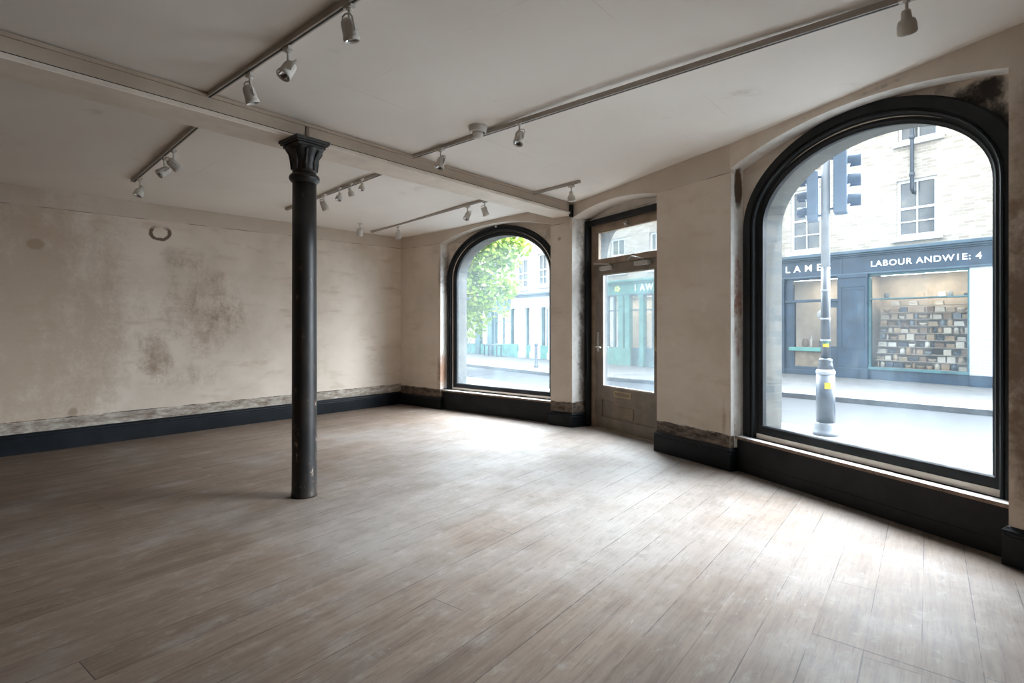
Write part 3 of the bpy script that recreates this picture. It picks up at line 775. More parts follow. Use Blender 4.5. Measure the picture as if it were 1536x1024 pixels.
sd = empty('smoke_detector', Matrix.Translation((-.29, 4.70, ceil_z(-.29, 4.70)))); tag(sd, 'round white smoke detector on the ceiling beside the long track', 'smoke detector')
bm = BM(); lathe(bm, [(.066, -.05), (.072, -.046), (.080, -.012), (.082, .004)], 32); link('base', bm, m_white, sd)
bm = BM(); lathe(bm, [(.006, -.105), (.028, -.100), (.040, -.088), (.046, -.072), (.046, -.050)], 24); link('sensor_dome', bm, m_white, sd)
bm = BM(); box(bm, .048, .056, -.012, .012, -.064, -.046); link('indicator', bm, m_slot, sd)

# ------------------------------------------------------------------ street
FS = Frame((0, 0), (.58643, -.81000))
def ground(name, line_in, line_out, z0, z1, mat, label, cat):
    """slab between two plan lines given as (u,w) in street axes"""
    bm = BM(); pts = [FS.p(*q) for q in line_in] + [FS.p(*q) for q in reversed(line_out)]
    lo = [bm.verts.new((x, y, z0)) for x, y in pts]; hi = [bm.verts.new((x, y, z1)) for x, y in pts]
    k = len(pts)
    bm.faces.new(hi); bm.faces.new(lo[::-1])
    for i in range(k): bm.faces.new((lo[i], lo[(i + 1) % k], hi[(i + 1) % k], hi[i]))
    bmesh.ops.recalc_face_normals(bm, faces=bm.faces)
    bmesh.ops.triangulate(bm, faces=[f for f in bm.faces if len(f.verts) > 4])
    return struct(link(name, bm, mat), label, cat)
NK = 8.62
kerb = [(-60, 11.45), (-19, 11.42), (-13.8, 11.5), (-11.8, 11.95), (-10.2, 12.22), (-6.8, 12.5), (-3, 12.95), (8, 14.2)]
ground('road', [(-60, NK - .2), (8, NK - .2)], [(-60, 13), (8, 15)], -.5, -.26, m_road, 'grey tarmac road beyond the windows', 'road')
ground('pavement_near', [(-60, 2), (8, 2)], [(-60, NK - .15), (8, NK - .15)], -.5, GZ, m_pavenear, 'pale pavement under the traffic post outside the window', 'pavement')
ground('kerb_near', [(-60, NK - .15), (8, NK - .15)], [(-60, NK), (8, NK)], -.5, GZ - .004, m_stone, 'pale kerb edge of the near pavement', 'kerb')
ground('pavement_far', [(u, w_ + .14) for u, w_ in kerb], [(-60, 19), (8, 19)], -.5, GZ, m_pave, 'pale pavement in front of the shops opposite', 'pavement')
ground('kerb_far', kerb, [(u, w_ + .14) for u, w_ in kerb], -.5, GZ - .004, m_kerb, 'dark granite kerb across the road', 'kerb')

def part(root, name, mat, *boxes, bevel=0.0):
    bm = BM()
    for b in boxes: box(bm, *b)
    return link(name, bm, mat, root, bevel=bevel)
def text(root, s, u0, u1, z, h, w, mat, spacing=1.0, name='lettering'):
    cu = bpy.data.curves.new('tmp', 'FONT'); cu.body = s; cu.size = 1; cu.extrude = .012; cu.space_character = spacing; cu.offset = .012
    o = bpy.data.objects.new('tmp', cu); COL.objects.link(o)
    dg = bpy.context.evaluated_depsgraph_get(); me = bpy.data.meshes.new_from_object(o.evaluated_get(dg))
    xs = [v.co.x for v in me.vertices]; ys = [v.co.y for v in me.vertices]
    sx = (u1 - u0) / (max(xs) - min(xs)); sy = h / (max(ys) - min(ys)); x0, y0 = min(xs), min(ys)
    for v in me.vertices: v.co = Vector((u0 + (v.co.x - x0) * sx, w - v.co.z, z + (v.co.y - y0) * sy))
    bpy.data.objects.remove(o); me.materials.clear(); me.materials.append(mat); me.name = name
    q = bpy.data.objects.new(name, me); COL.objects.link(q); q.parent = root; return q
def wall_holes(root, name, mat, u0, u1, z0, z1, holes, w0=0, w1=.35):
    bm = BM(); slab(bm, [(u0, z0), (u1, z0), (u1, z1), (u0, z1)], [[(a, c), (b, c), (b, d), (a, d)] for a, b, c, d in holes], w0, w1)
    return link(name, bm, mat, root)
def sash_window(root, a, b, c, d, cols=2, rows_low=2, sill=True):
    m = (c + d) / 2; hl = []; fw = .075; bw = .03
    xs = [a + fw + (b - a - 2 * fw) * k / cols for k in range(cols + 1)]
    for k in range(cols):
        x0 = xs[k] + (bw / 2 if k else 0); x1 = xs[k + 1] - (bw / 2 if k < cols - 1 else 0)
        hl.append((x0, x1, m + .03, d - fw))
        for r in range(rows_low):
            z0 = c + fw + (m - .03 - c - fw) * r / rows_low + (bw / 2 if r else 0); z1 = c + fw + (m - .03 - c - fw) * (r + 1) / rows_low - (bw / 2 if r < rows_low - 1 else 0)
            hl.append((x0, x1, z0, z1))
    f = wall_holes(root, 'sash_window', m_wframe, a, b, c, d, hl, .06, .13)
    part(f, 'pane', m_darkpane, (a + .05, b - .05, .10, .11, c + .05, d - .05))
    if sill: part(f, 'sill', m_wframe, (a - .11, b + .13, -.10, .08, c - .13, c), bevel=.008)

# ---- navy shop
navy = empty('navy_shop', FD.mw)
tag(navy, 'navy painted shop with white lettering and pale brick upper floor across the road', 'shop')
hw = [(.518, 1.461, 3.70, 5.63), (3.46, 4.39, 3.80, 5.35), (3.49, 4.42, 6.40, 7.9), (.518, 1.461, 6.45, 8.0), (6.4, 7.3, 3.8, 5.35), (6.4, 7.3, 6.4, 7.9)]
wall_holes(navy, 'upper_wall', m_stock, -2.85, 9.5, 3.38, 8.6, hw)
for q in hw: sash_window(navy, *q)
part(navy, 'fascia', m_navy, (-2.85, 9.5, -.06, .4, 2.885, 3.40))
part(navy, 'cornice', m_navyl, (-2.85, 9.5, -.26, .02, 3.46, 3.545), (-2.85, 9.5, -.18, .02, 3.41, 3.46), (-2.85, 9.5, -.11, .02, 3.37, 3.41), bevel=.01)
part(navy, 'fascia_moulding', m_navyl, (-2.85, 9.5, -.10, .02, 2.85, 2.90), bevel=.008)
part(navy, 'fascia_joint', m_navyl, (2.05, 2.075, -.075, -.05, 2.90, 3.37))
text(navy, 'LAMES', .40, 1.76, 3.05, .21, -.062, m_letter, 1.75)
text(navy, 'LABOUR ANDW1E: 4', 2.85, 5.33, 3.05, .165, -.062, m_letter, 1.12)
def pilaster(root, mat, a, b, top, groove=True):
    p = part(root, 'pilaster', mat, (a, b, -.10, .10, GZ, top), (a - .025, b + .025, -.14, 0, GZ, .14), (a - .02, b + .02, -.13, 0, top - .10, top), bevel=.006)
    if groove:
        part(p, 'panel_moulding', mat, (a + .10, b - .10, -.115, -.09, top - .36, top - .33), (a + .10, b - .10, -.115, -.09, top - .45, top - .42), (a + .10, b - .10, -.115, -.09, .70, .73), (a + .08, a + .10, -.11, -.09, .73, top - .33), (b - .10, b - .08, -.11, -.09, .73, top - .33))
    return p
pilaster(navy, m_navy, -.06, .36, 2.87); pilaster(navy, m_navy, 1.99, 2.77, 2.87); pilaster(navy, m_navy, -2.82, -2.5, 2.87)
# entrance bay
part(navy, 'entrance_frame', m_navy, (.36, .60, -.02, .1, GZ, 2.87), (1.93, 1.99, -.02, .1, GZ, 2.87), (.60, 1.93, -.02, .1, 2.80, 2.87), (.36, 1.99, -.07, .1, 2.10, 2.18),
     (1.47, 1.65, -.02, .1, .0, 2.10), (.60, .645, -.02, .1, .0, 2.10), (.60, 1.47, -.02, .1, .0, .10), (.36, 1.99, -.10, .3, GZ, .0), bevel=.006)
part(navy, 'window_sill', m_green, (.50, 1.50, -.09, .1, .585, .70), bevel=.006)
part(navy, 'timber_panel', flat('timber_panel', (.17, .135, .10), .5, var=.35, scale=5), (.645, 1.47, .02, .06, .10, .585))
part(navy, 'shop_door', m_navy, (1.65, 1.70, .0, .06, .0, 2.10), (1.90, 1.93, .0, .06, .0, 2.10), (1.70, 1.90, .0, .06, .0, .75), (1.70, 1.90, .0, .06, 1.92, 2.10), bevel=.005)
part(navy, 'shop_glass', m_shopglass, (.60, 1.93, .03, .036, .70, 2.80))
# display bay
part(navy, 'display_frame', m_greend, (2.77, 2.825, -.03, .1, .16, 2.87), (5.035, 5.085, -.03, .1, .16, 2.87), (2.82, 5.04, -.03, .1, 2.79, 2.87), (2.82, 5.04, -.05, .1, 2.115, 2.15), (2.77, 5.085, -.07, .1, .13, .20), bevel=.005)
part(navy, 'stall_riser', m_navy, (2.77, 5.085, -.03, .4, GZ, .14), bevel=.004)
part(navy, 'display_glass', m_shopglass, (2.82, 5.04, .03, .036, .19, 2.80))
part(navy, 'shop_interior', m_inner, (-2.6, 5.1, 1.25, 1.35, GZ, 2.87), (-2.6, -2.5, .1, 1.3, GZ, 3.3), (5.05, 5.15, .1, 1.3, GZ, 3.3), (2.45, 2.6, .1, 1.3, GZ, 3.3), (-2.6, 5.1, .1, 1.3, 2.88, 2.95), (-2.6, 5.1, .1, 1.3, GZ, .12))
part(navy, 'brick_pier', m_whitebrick, (5.085, 5.60, -.06, .4, .13, 2.88), (5.60, 9.5, -.03, .4, .13, 2.88))
part(navy, 'pier_plinth', m_navy, (5.085, 9.5, -.10, .4, GZ, .13), bevel=.006)
part(navy, 'side_stall_riser', m_navy, (-2.5, -.06, 0, .1, GZ, .6)); part(navy, 'side_head_panel', m_navy, (-2.5, -.06, 0, .1, 2.3, 2.85))
bm = BM(); tube(bm, [(3.86, -.10, 8.6), (3.86, -.10, 5.05), (3.86, .02, 4.98)], .05, 12)
for z in (5.4, 6.4, 7.4): lathe(bm, [(.052, z), (.066, z + .01), (.066, z + .09), (.052, z + .10)], 12, Matrix.Translation((3.86, -.10, 0)))
link('streak_pipe', bm, m_postp, navy)  # pipe shape standing in for a dark reflected streak across the windows
# display shelves
for k in range(11):
    part(navy, 'display_shelf', m_inner, (2.84, 5.02, .18 + .05 * k, .50 + .05 * k, .20 + .195 * k - .012, .20 + .195 * k))

def goods(kind):
    bm = BM()
    if kind == 0: box(bm, -.09, .09, -.06, .06, 0, .16)
    elif kind == 1: lathe(bm, [(.05, 0), (.065, .01), (.068, .12), (.05, .145), (.052, .17)], 14)
    elif kind == 2: lathe(bm, [(.04, 0), (.05, .01), (.09, .05), (.105, .085), (.098, .086), (.03, .03)], 16)
    elif kind == 3:
        for j in range(4): box(bm, -.11 + .006 * (j % 2), .11 - .004 * j, -.07, .07, .03 * j, .03 * j + .027)
    elif kind == 4: lathe(bm, [(.03, 0), (.034, .01), (.034, .12), (.014, .16), (.013, .21), (.017, .215)], 12)
    else: tube(bm, [(-.09, 0, .09), (-.09, 0, .16), (0, 0, .21), (.09, 0, .16), (.09, 0, .09)], .008, 6); lathe(bm, [(.075, 0), (.10, .10), (.095, .10), (.07, .01)], 14)
    nm = ['boxed_ware', 'lidded_jar', 'bowl', 'folded_cloths', 'bottle', 'handled_basket'][kind]
    return link(nm, bm, m_goods, bevel=.006 if kind in (0, 3) else 0)
GP = [goods(k) for k in range(6)]; gused = [False] * 6
GL = ['boxed ware', 'lidded jar', 'small bowl', 'folded cloth stack', 'slim bottle', 'handled basket']
GC = ['box', 'jar', 'bowl', 'cloth', 'bottle', 'basket']
def put_goods(k, F, u, w_, z, yaw, s, where, grp, sz=1.0):
    if gused[k]: o = GP[k].copy(); COL.objects.link(o)
    else: o = GP[k]; gused[k] = True
    x, y = F.p(u, w_)
    o.matrix_world = Matrix.Translation((x, y, z)) @ Matrix.Rotation(math.atan2(F.d.y, F.d.x) + yaw, 4, 'Z') @ Matrix.Diagonal((s, s, s * sz, 1))
    tag(o, GL[k] + ' ' + where, GC[k], GL[k] + ' ' + grp)
for row in range(11):
    u = 2.86; z = .20 + .195 * row
    prob = .4 if row >= 9 else .95
    while u < 4.88:
        k = rnd.choice((0, 0, 0, 1, 2, 3, 3, 4, 5)); s = rnd.uniform(.80, 1.04)
        s = min(s, (1.0, 1.0, 1.05, 1.05, .80, .82)[k])
        wd_ = (.2, .15, .22, .23, .09, .21)[k] * s
        if u + wd_ > 5.01: break
        if rnd.random() < prob:
            put_goods(k, FD, u + wd_ / 2, .30 + .05 * row + rnd.uniform(-.03, .03), z + .002, rnd.uniform(-.10, .10) if k in (0, 3) else 0, s, 'crowded among the wares in the navy shop display', 'in the navy shop display')
        u += wd_ + rnd.uniform(.012, .026)
for u, z, k, s in ((.78, .70, 1, 1.5), (.98, .70, 4, 1.8), (1.13, .70, 0, 1.2), (1.30, .70, 2, 1.3), (.84, 1.05, 0, 1.1), (1.22, .9, 1, .9), (1.78, .12, 5, 1.6)):
    if z > .8 or u > 1.6: continue
    put_goods(k, FD, u, .42, z + .002, 0, s, 'standing in the navy shop entrance window', 'in the navy entrance window')
part(navy, 'window_ledge', m_inner, (.60, 1.47, .12, .75, .66, .70))
ln = empty('paper_lantern', Matrix.Translation((*FD.p(1.22, .6), 1.72))); tag(ln, 'round white lantern hanging in the navy shop entrance window', 'lantern')
bm = BM(); lathe(bm, [(.03, -.16), (.10, -.13), (.15, -.05), (.16, .02), (.13, .10), (.05, .16)], 20)
link('globe', bm, m_wframe, ln); bm = BM(); tube(bm, [(0, 0, .15), (0, 0, 1.155)], .006, 6); link('cord', bm, m_slot, ln)
def add_fill(F, u, w_, z, sx, sy, e, c=(1, .86, .68)):  # unseen fill light added inside a shop to brighten its window
    l = bpy.data.lights.new('shop_fill_light', 'AREA'); l.shape = 'RECTANGLE'; l.size = sx; l.size_y = sy; l.energy = e; l.color = c; z += .02; w_ += .40
    o = bpy.data.objects.new('shop_fill_light', l); COL.objects.link(o); x, y = F.p(u, w_)
    o.matrix_world = Matrix.Translation((x, y, z)) @ Matrix.Rotation(math.atan2(F.d.y, F.d.x), 4, 'Z')
add_fill(FD, 3.93, .16, 2.84, 2.0, .1, 5.5); add_fill(FD, 1.2, .2, 2.84, 1.2, .1, 4)

# ---- green shop, seen through the door
green = empty('green_shop', FG.mw); tag(green, 'green painted shop with pale fascia letters, seen through the glazed door', 'shop')
gh = [(-15.36, -14.62, 3.45, 4.75), (-13.42, -12.9, 3.45, 4.76), (-17.3, -16.5, 3.45, 4.75)]
wall_holes(green, 'upper_wall', m_stock, -18.6, -12.55, 3.05, 8.2, gh)
for q in gh: sash_window(green, *q)
part(green, 'side_wall', m_stock, (-12.6, -12.5, 0, 2.4, GZ, 8.2))
part(green, 'cornice', m_green, (-18.6, -12.55, -.24, .02, 3.02, 3.10), (-18.6, -12.55, -.14, .02, 2.95, 3.02), bevel=.01)
part(green, 'fascia', m_green, (-18.6, -12.55, -.06, .3, 2.55, 2.97))
part(green, 'fascia_moulding', m_navyl, (-18.6, -12.55, -.12, .02, 2.50, 2.56), bevel=.008)
text(green, 'I AW', -14.05, -13.18, 2.66, .24, -.062, m_letter, 1.3)
bm = BM()
for k in range(5): lathe(bm, [(.02, -.004), (.055, 0), (.055, .012), (.02, .016)], 12, Matrix.Translation((-14.93 + .10 * math.cos(k * 1.257), -.062, 2.78 + .075 * math.sin(k * 1.257))) @ Matrix.Rotation(PI / 2, 4, 'X'))
link('leaf_emblem', bm, flat('emblem_lime', (.62, .80, .25), .5), green)
for a, b in ((-18.55, -18.2), (-16.6, -16.2), (-14.86, -14.62), (-14.52, -14.30), (-13.82, -13.62), (-12.9, -12.55)): pilaster(green, m_green, a, b, 2.52, False)
part(green, 'window_frame', m_greend, *[(a, b, 0, .1, GZ, .54) for a, b in ((-18.2, -16.6), (-16.2, -14.86), (-14.3, -13.82), (-13.62, -12.9))], *[(a, b, 0, .08, 1.93, 1.98) for a, b in ((-18.2, -16.6), (-16.2, -14.86), (-14.3, -13.82), (-13.62, -12.9))],
     (-15.55, -15.47, 0, .08, .5, 2.5), (-15.2, -15.12, 0, .08, .5, 2.5), (-17.45, -17.35, 0, .08, .5, 2.5), (-13.30, -13.25, 0, .08, .5, 2.5))
part(green, 'window_glass', m_shopglass, (-18.2, -12.9, .04, .046, .54, 2.5))
part(green, 'stall_riser', m_teal, (-15.0, -14.2, -.16, -.10, GZ, .52), (-16.2, -14.9, -.02, 0, GZ, .5))
part(green, 'shop_interior', m_inner, (-18.5, -12.7, 1.2, 1.3, GZ, 2.6), (-18.5, -12.7, .1, 1.25, 2.5, 2.55), (-18.5, -12.7, .1, 1.25, .45, .52))
for i, u in enumerate((-15.72, -15.34, -15.02, -14.12, -13.88, -13.42, -13.12)):
    put_goods((1, 0, 5, 4, 2, 0, 1, 3, 3, 5)[i], FG, u, .40 + .42 * (i % 2), .52 + .002, 0, 1.15, 'standing in the green shop window', 'in the green shop window')
add_fill(FG, -14.5, .2, 2.45, 2.5, .1, 12, (1, .9, .8))

# ---- white and teal shop, seen through the far arch
white = empty('white_shop', FG.mw); tag(white, 'white fronted shop with teal risers beyond the tree, seen through the far arch', 'shop')
wh = [(-21.55, -20.72, 3.15, 4.55), (-19.95, -19.3, 3.2, 4.65), (-24.2, -23.3, 3.15, 4.6), (-26.8, -25.9, 3.15, 4.6)]
wall_holes(white, 'upper_wall', m_pink, -40, -18.7, 2.80, 8.0, wh)
for q in wh: sash_window(white, *q)
part(white, 'cornice', m_navyl, (-40, -18.7, -.30, .02, 2.78, 2.86), (-40, -18.7, -.2, .02, 2.70, 2.78), bevel=.01)
part(white, 'fascia', m_shopwhite, (-21.95, -18.7, -.08, .3, 2.20, 2.72))
part(white, 'teal_fascia', m_greend, (-40, -21.95, -.06, .3, 2.12, 2.72))
for a, b in ((-21.55, -20.75), (-20.35, -19.62), (-19.1, -18.75)): pilaster(white, m_shopwhite, a, b, 2.22, False)
for a, b in ((-23.95, -23.6), (-25.15, -24.74), (-27.2, -26.8), (-30, -29.4)): pilaster(white, m_greend, a, b, 2.14, False)
part(white, 'pale_column', m_shopwhite, (-24.55, -24.2, -.04, .1, .40, 2.1), (-25.75, -25.3, -.04, .1, .40, 2.1), (-26.5, -26.3, -.04, .1, .4, 2.1))
part(white, 'window_frame', m_greend, (-22.02, -21.93, -.05, .1, .45, 2.15), (-23.45, -23.38, -.05, .1, .45, 2.15), (-22.75, -22.70, 0, .08, .45, 2.15), (-23.4, -22.0, 0, .08, 1.55, 1.60), (-20.75, -20.70, 0, .08, .45, 2.2), (-20.42, -20.35, 0, .08, .45, 2.2), (-19.62, -19.5, 0, .08, .45, 2.2), (-19.3, -19.24, 0, .08, .45, 2.2))
part(white, 'stall_riser', m_teal, (-26.8, -25.15, -.05, .1, GZ, .38), (-24.74, -23.95, -.05, .1, GZ, .40), (-22.0, -21.3, -.16, .1, GZ, .47), (-20.75, -20.35, -.03, .1, GZ, .46), (-19.62, -19.1, -.12, .1, GZ, .46), (-23.6, -22.0, 0, .1, GZ, .43), (-40, -27.2, 0, .1, GZ, .4))
part(white, 'window_glass', m_shopglass, (-40, -18.8, .04, .046, .4, 2.2))
part(white, 'shop_interior', flat('pale_interior', (.60, .57, .55), .7, var=.35, scale=1.4), (-40, -18.7, 1.1, 1.2, GZ, 2.7), (-40, -18.7, .1, 1.2, 2.2, 2.25), (-40, -18.7, .1, 1.2, .32, .38))
for i, u in enumerate((-23.2, -22.85, -22.5, -22.15, -24.05, -24.4, -20.55, -19.35)):
    put_goods((0, 1, 5, 4, 3, 1, 2, 5)[i], FG, u, .38 + .40 * (i % 2), .382, 0, 1.2, 'standing in the window of the white and teal shop', 'in the white shop window')
add_fill(FG, -22.6, .2, 2.15, 2.0, .1, 12, (1, .92, .85))

# ---- street furniture
post = empty('traffic_post', Matrix.Translation((4.42, 7.80, GZ)) @ Matrix.Rotation(math.atan2(FS.d.y, FS.d.x) + .35, 4, 'Z'))
tag(post, 'dark traffic signal post with stepped base on the pavement outside the near window', 'traffic light')
bm = BM(); lathe(bm, [(.166, 0), (.168, .045), (.155, .055), (.150, .095), (.142, .105), (.140, .15), (.126, .165), (.122, .18)], 28); link('plinth', bm, m_plinth, post)
bm = BM(); lathe(bm, [(.122, .17), (.119, .86)], 28); low = link('lower_column', bm, m_postp, post)
bm = BM(); lathe(bm, [(.119, .855), (.124, .87), (.122, .90), (.105, .925)], 28); link('pale_band', bm, m_postl, post)
bm = BM(); lathe(bm, [(.105, .92), (.088, 1.0), (.083, 1.03), (.088, 1.04), (.085, 1.065), (.062, 1.08)], 28); link('shoulder', bm, m_postp, post)
bm = BM(); lathe(bm, [(.060, 1.07), (.057, 2.36)], 20); pl = link('pole', bm, m_postp, post)
bm = BM(); lathe(bm, [(.057, 2.36), (.054, 4.05), (.02, 4.08)], 20); link('upper_pole', bm, m_postl, post)
for z in (1.32, 1.62, 2.02):
    bm = BM(); lathe(bm, [(.060, z), (.064, z + .005), (.064, z + .02), (.060, z + .025)], 20); link('clamp_ring', bm, m_postl, pl)
def on_post(name, z, h, r, ang, span, mat, parent):
    bm = BM(); g = []
    for zz in (z, z + h): g.append([bm.verts.new((r * math.cos(ang - span + 2 * span * k / 8), r * math.sin(ang - span + 2 * span * k / 8), zz)) for k in range(9)])
    for k in range(8): bm.faces.new((g[0][k], g[0][k + 1], g[1][k + 1], g[1][k]))
    bmesh.ops.solidify(bm, geom=bm.faces[:], thickness=.002)
    return link(name, bm, mat, parent)
rot = math.atan2(FS.d.y, FS.d.x) + .35
face = math.atan2(-7.8, -4.42) - rot
on_post('yellow_sticker', .66, .085, .1225, face + .22, .32, m_yellow, low)
on_post('yellow_label', 1.24, .045, .0605, face + .1, .7, m_yellow, pl)
on_post('green_label', 1.285, .05, .0605, face + .1, .8, m_green, pl)
def signal(x0, sgn, z0, s, label):
    b = empty('signal_head', Matrix.Identity(4)); b.parent = post
    bm = BM(); h = .86 * s; d = .17 * s
    box(bm, x0, x0 + sgn * d if sgn > 0 else x0, -.13 * s, .13 * s, z0, z0 + h) if sgn > 0 else box(bm, x0 - d, x0, -.13 * s, .13 * s, z0, z0 + h)
    c = link('signal_case', bm, m_sigbk, post, bevel=.02)
    for k in range(3):
        zc = z0 + h * (.18 + .32 * k); xf = x0 + sgn * d
        M = Matrix.Translation((xf, 0, zc)) @ Matrix.Rotation(sgn * PI / 2, 4, 'Y')
        bm = BM(); n = 16; rows = []
        for q, L in ((0, 0), (1, .15 * s)):
            rows.append([bm.verts.new(M @ Vector((-sgn * .105 * s * math.sin(-PI * .62 + 2 * PI * .62 * i / n + PI / 2) if False else -sgn * .105 * s * math.cos(-2.1 + 4.2 * i / n), .105 * s * math.sin(-2.1 + 4.2 * i / n), L))) for i in range(n + 1)])
        for i in range(n): bm.faces.new((rows[0][i], rows[0][i + 1], rows[1][i + 1], rows[1][i]))
        bmesh.ops.solidify(bm, geom=bm.faces[:], thickness=.006)
        link('visor', bm, m_sigbk, c)
        bm = BM(); lathe(bm, [(.002, .03), (.05 * s, .024), (.085 * s, .008), (.092 * s, 0)], 16, M); link('lens', bm, m_shopwhite, c)
    bm = BM()
    for zz in (z0 + .08, z0 + h - .08): tube(bm, [(sgn * .04, 0, zz), (x0, 0, zz)], .018, 8)
    link('bracket', bm, m_sigbk, c)
    bpy.data.objects.remove(b)
signal(.10, 1, 3.10, 1.0, ''); signal(-.09, -1, 3.02, .82, '')

bo = empty('bollard', Matrix.Translation((*FS.p(-15.9, 12.6), GZ))); tag(bo, 'slim dark bollard on the far pavement beyond the far arch', 'bollard')
bm = BM(); lathe(bm, [(.09, 0), (.09, .05), (.06, .07), (.055, .75), (.045, .78)], 16); link('shaft', bm, m_postp, bo)
bm = BM(); lathe(bm, [(.05, .77), (.075, .80), (.07, .86), (.02, .90)], 16); link('cap', bm, m_postp, bo)

be = empty('bench', FG.mw @ Matrix.Translation((-22.75, -.62, GZ))); tag(be, 'low dark bench against the teal shop window', 'bench')
bm = BM(); box(bm, -.65, .65, -.18, .18, .52, .57); link('seat', bm, m_postp, be, bevel=.006)
for sx in (-.55, .55):
    for sy in (-.13, .13):
        bm = BM(); box(bm, sx - .025, sx + .025, sy - .025, sy + .025, 0, .52); link('leg', bm, m_postp, be)

def bicycle(M, label):
    b = empty('bicycle', M); tag(b, label, 'bicycle')
    for x in (-.5, .5):
        bm = BM(); n = 28; rings = []
        for i in range(n):
            a = 2 * PI * i / n; rings.append([bm.verts.new((x + (.33 + .018 * math.cos(t * PI / 3)) * math.cos(a), .018 * math.sin(t * PI / 3), .35 + (.33 + .018 * math.cos(t * PI / 3)) * math.sin(a))) for t in range(6)])
        for i in range(n):
            for j in range(6): bm.faces.new((rings[i][j], rings[(i + 1) % n][j], rings[(i + 1) % n][(j + 1) % 6], rings[i][(j + 1) % 6]))
        for k in range(8): tube(bm, [(x, 0, .35), (x + .32 * math.cos(k * PI / 4), 0, .35 + .32 * math.sin(k * PI / 4))], .003, 4)
        link('wheel', bm, m_sigbk, b)
    bm = BM()
    for pth in ([(-.5, 0, .35), (-.05, 0, .33), (-.18, 0, .86)], [(-.05, 0, .33), (.36, 0, .78), (-.15, 0, .76), (-.5, 0, .35)], [(.5, 0, .35), (.33, 0, .92)]): tube(bm, pth, .018, 6)
    link('frame', bm, m_postp, b)
    bm = BM(); box(bm, -.30, -.06, -.06, .06, .86, .91); link('saddle', bm, m_sigbk, b, bevel=.02)
    bm = BM(); tube(bm, [(.42, -.26, .98), (.32, -.2, .98), (.33, 0, .94), (.32, .2, .98), (.42, .26, .98)], .014, 6); link('handlebar', bm, m_sigbk, b)
bicycle(FG.mw @ Matrix.Translation((-25.9, -.45, GZ)), 'dark bicycle leaning by the teal shop at the left of the far arch')

# ---- tree
tree = empty('street_tree', Matrix.Translation((-2.75, 21.4, GZ))); tag(tree, 'leafy light green tree filling the upper left of the far arch', 'tree')
bm = BM(); tube(bm, [(0, 0, 0), (.03, 0, 1.2), (-.02, .05, 2.6), (.1, 0, 4.2), (.2, -.1, 6.2)], [.20, .17, .15, .11, .05], 12)
trk = link('trunk', bm, m_bark, tree)
bm = BM()
CLUMP = [(-1.59, 1.55, .75), (-1.72, 2.59, 1.0), (-.75, 2.44, .85), (-.12, 2.90, .55), (-1.21, 3.85, 1.1), (-.15, 3.98, .70), (-1.72, 4.87, 1.25), (-.46, 4.87, 1.0), (.30, 4.40, .42),
         (-1.97, 3.6, 1.0), (-2.73, 3.6, 1.5), (-3.24, 4.87, 1.5), (-3.24, 2.3, 1.2), (-1.5, 6.0, 1.4), (-3.0, 6.2, 1.6), (.2, 5.3, .5)]
for (x, z, r) in CLUMP:
    if rnd.random() < .95: tube(bm, [(.05, 0, 2.6 + min(3, max(0, z - 2.4)) * .6), ((x + 2.75) * .5, rnd.uniform(-.3, .3), z * .55 + 1.4), (x + 2.75, 0, z + .1)], [.06, .04, .012], 6)
link('branch', bm, m_bark, tree)
bm = BM()
tot = sum(r ** 2.4 for _, _, r in CLUMP)
for (x, z, r) in CLUMP:
    for i in range(int(11000 * r ** 2.4 / tot)):
        v = Vector((rnd.gauss(0, 1), rnd.gauss(0, 1), rnd.gauss(0, 1))).normalized() * r * rnd.uniform(.35, 1.05)
        c = Vector((x + 2.75, 0, z - GZ)) + v * 1.0
        R = Matrix.Rotation(rnd.uniform(0, 6.28), 3, 'Z') @ Matrix.Rotation(rnd.gauss(0, .8), 3, 'X') @ Matrix.Rotation(rnd.gauss(0, .8), 3, 'Y')
        s = rnd.uniform(.06, .115)
        vs = [bm.verts.new(c + R @ Vector(q) * s) for q in ((-1, 0, 0), (-.3, -.75, .1), (.6, -.55, 0), (1.2, 0, -.2), (.6, .55, 0), (-.3, .75, .1))]
        bm.faces.new(vs)
f = link('foliage', bm, m_leaf, tree); f['kind'] = 'stuff'

# ------------------------------------------------------------------ light
wd = bpy.data.worlds.new('overcast_sky'); sc.world = wd; wd.use_nodes = True
nt = wd.node_tree; nt.nodes.clear()
o = nt.nodes.new('ShaderNodeOutputWorld'); bg = nt.nodes.new('ShaderNodeBackground'); nt.links.new(bg.outputs[0], o.inputs[0])
tc = nt.nodes.new('ShaderNodeTexCoord'); sx = nt.nodes.new('ShaderNodeSeparateXYZ'); nt.links.new(tc.outputs['Generated'], sx.inputs[0])
rp = nt.nodes.new('ShaderNodeValToRGB'); nt.links.new(sx.outputs[2], rp.inputs[0])
rp.color_ramp.elements[0].position = 0.0; rp.color_ramp.elements[0].color = (.50, .54, .60, 1)
rp.color_ramp.elements[1].position = .9; rp.color_ramp.elements[1].color = (.86, .92, 1.0, 1)
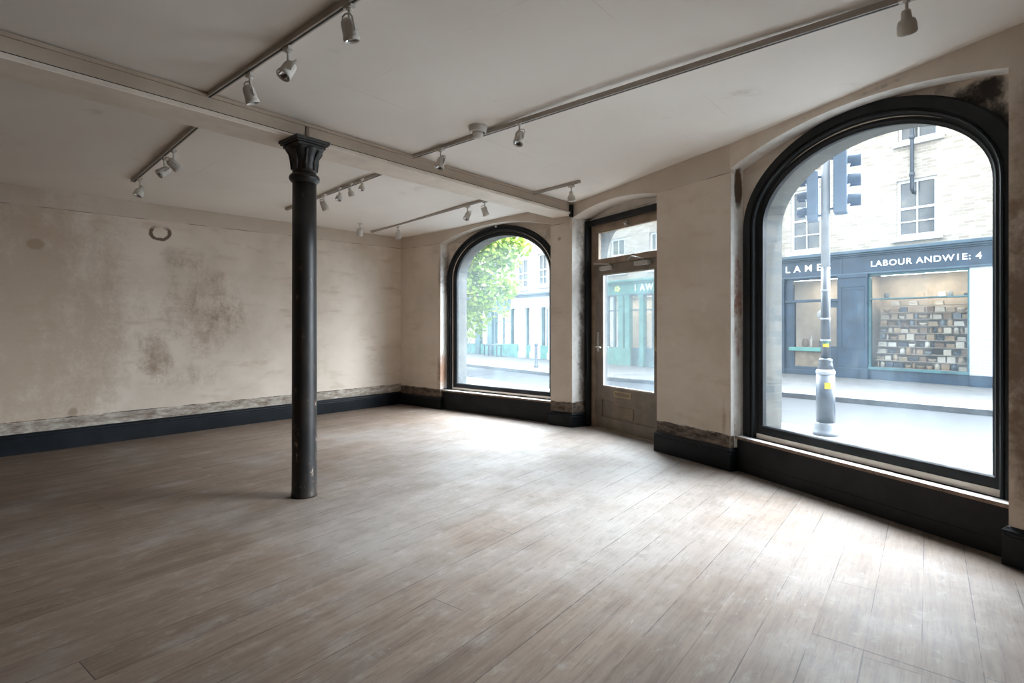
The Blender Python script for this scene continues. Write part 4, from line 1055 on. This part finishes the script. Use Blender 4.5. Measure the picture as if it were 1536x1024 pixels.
# bright sky lobe above the roofs opposite, added to lift light in the room
SUN = Vector((.60, .62, .60)).normalized()  # direction of the added bright sky lobe, not of a real sun
dt = nt.nodes.new('ShaderNodeVectorMath'); dt.operation = 'DOT_PRODUCT'; nt.links.new(tc.outputs['Generated'], dt.inputs[0]); dt.inputs[1].default_value = SUN
mr = nt.nodes.new('ShaderNodeMapRange'); mr.interpolation_type = 'SMOOTHSTEP'; nt.links.new(dt.outputs['Value'], mr.inputs[0])
mr.inputs[1].default_value = .30; mr.inputs[2].default_value = 1.0; mr.inputs[3].default_value = 1.0; mr.inputs[4].default_value = 13.0
nt.links.new(rp.outputs[0], bg.inputs[0]); nt.links.new(mr.outputs[0], bg.inputs[1])

def portal(F, u0, u1, z0, z1, w):
    l = bpy.data.lights.new('daylight_portal', 'AREA'); l.shape = 'RECTANGLE'; l.size = u1 - u0; l.size_y = z1 - z0
    l.cycles.is_portal = True
    o = bpy.data.objects.new('daylight_portal', l); COL.objects.link(o)
    c = F.p((u0 + u1) / 2, w)
    # the lamp's -Z looks into the room
    X = Vector((F.d.x, F.d.y, 0)); Zv = Vector((F.n.x, F.n.y, 0)); Yv = Zv.cross(X)
    o.matrix_world = Matrix(((X.x, Yv.x, Zv.x, c[0]), (X.y, Yv.y, Zv.y, c[1]), (X.z, Yv.z, Zv.z, (z0 + z1) / 2), (0, 0, 0, 1)))
portal(FA, 1.15, 3.1, .4, 2.85, .5); portal(FB, .09, 1.55, .0, 2.9, .62); portal(FR, .15, 2.1, .4, 2.95, .5)

# ------------------------------------------------------------------ camera and view
cam = bpy.data.cameras.new('camera'); co = bpy.data.objects.new('camera', cam); COL.objects.link(co)
co.location = (0, 0, 1.4); co.rotation_euler = (PI / 2, 0, 0)
cam.sensor_width = 36; cam.sensor_fit = 'HORIZONTAL'; cam.lens = 830 / 1536 * 36; cam.shift_y = -25 / 1536; cam.clip_start = .05; cam.clip_end = 300
sc.camera = co
sc.view_settings.view_transform = 'Standard'; sc.view_settings.look = 'None'; sc.view_settings.gamma = 1; sc.view_settings.use_curve_mapping = False
sc.view_settings.exposure = 3.2
cy = sc.cycles
cy.use_denoising = True
try: cy.denoiser = 'OPENIMAGEDENOISE'
except Exception: pass
cy.max_bounces = 14; cy.diffuse_bounces = 8; cy.glossy_bounces = 4; cy.transparent_max_bounces = 16; cy.transmission_bounces = 4
cy.caustics_reflective = False; cy.caustics_refractive = False; cy.sample_clamp_indirect = 6
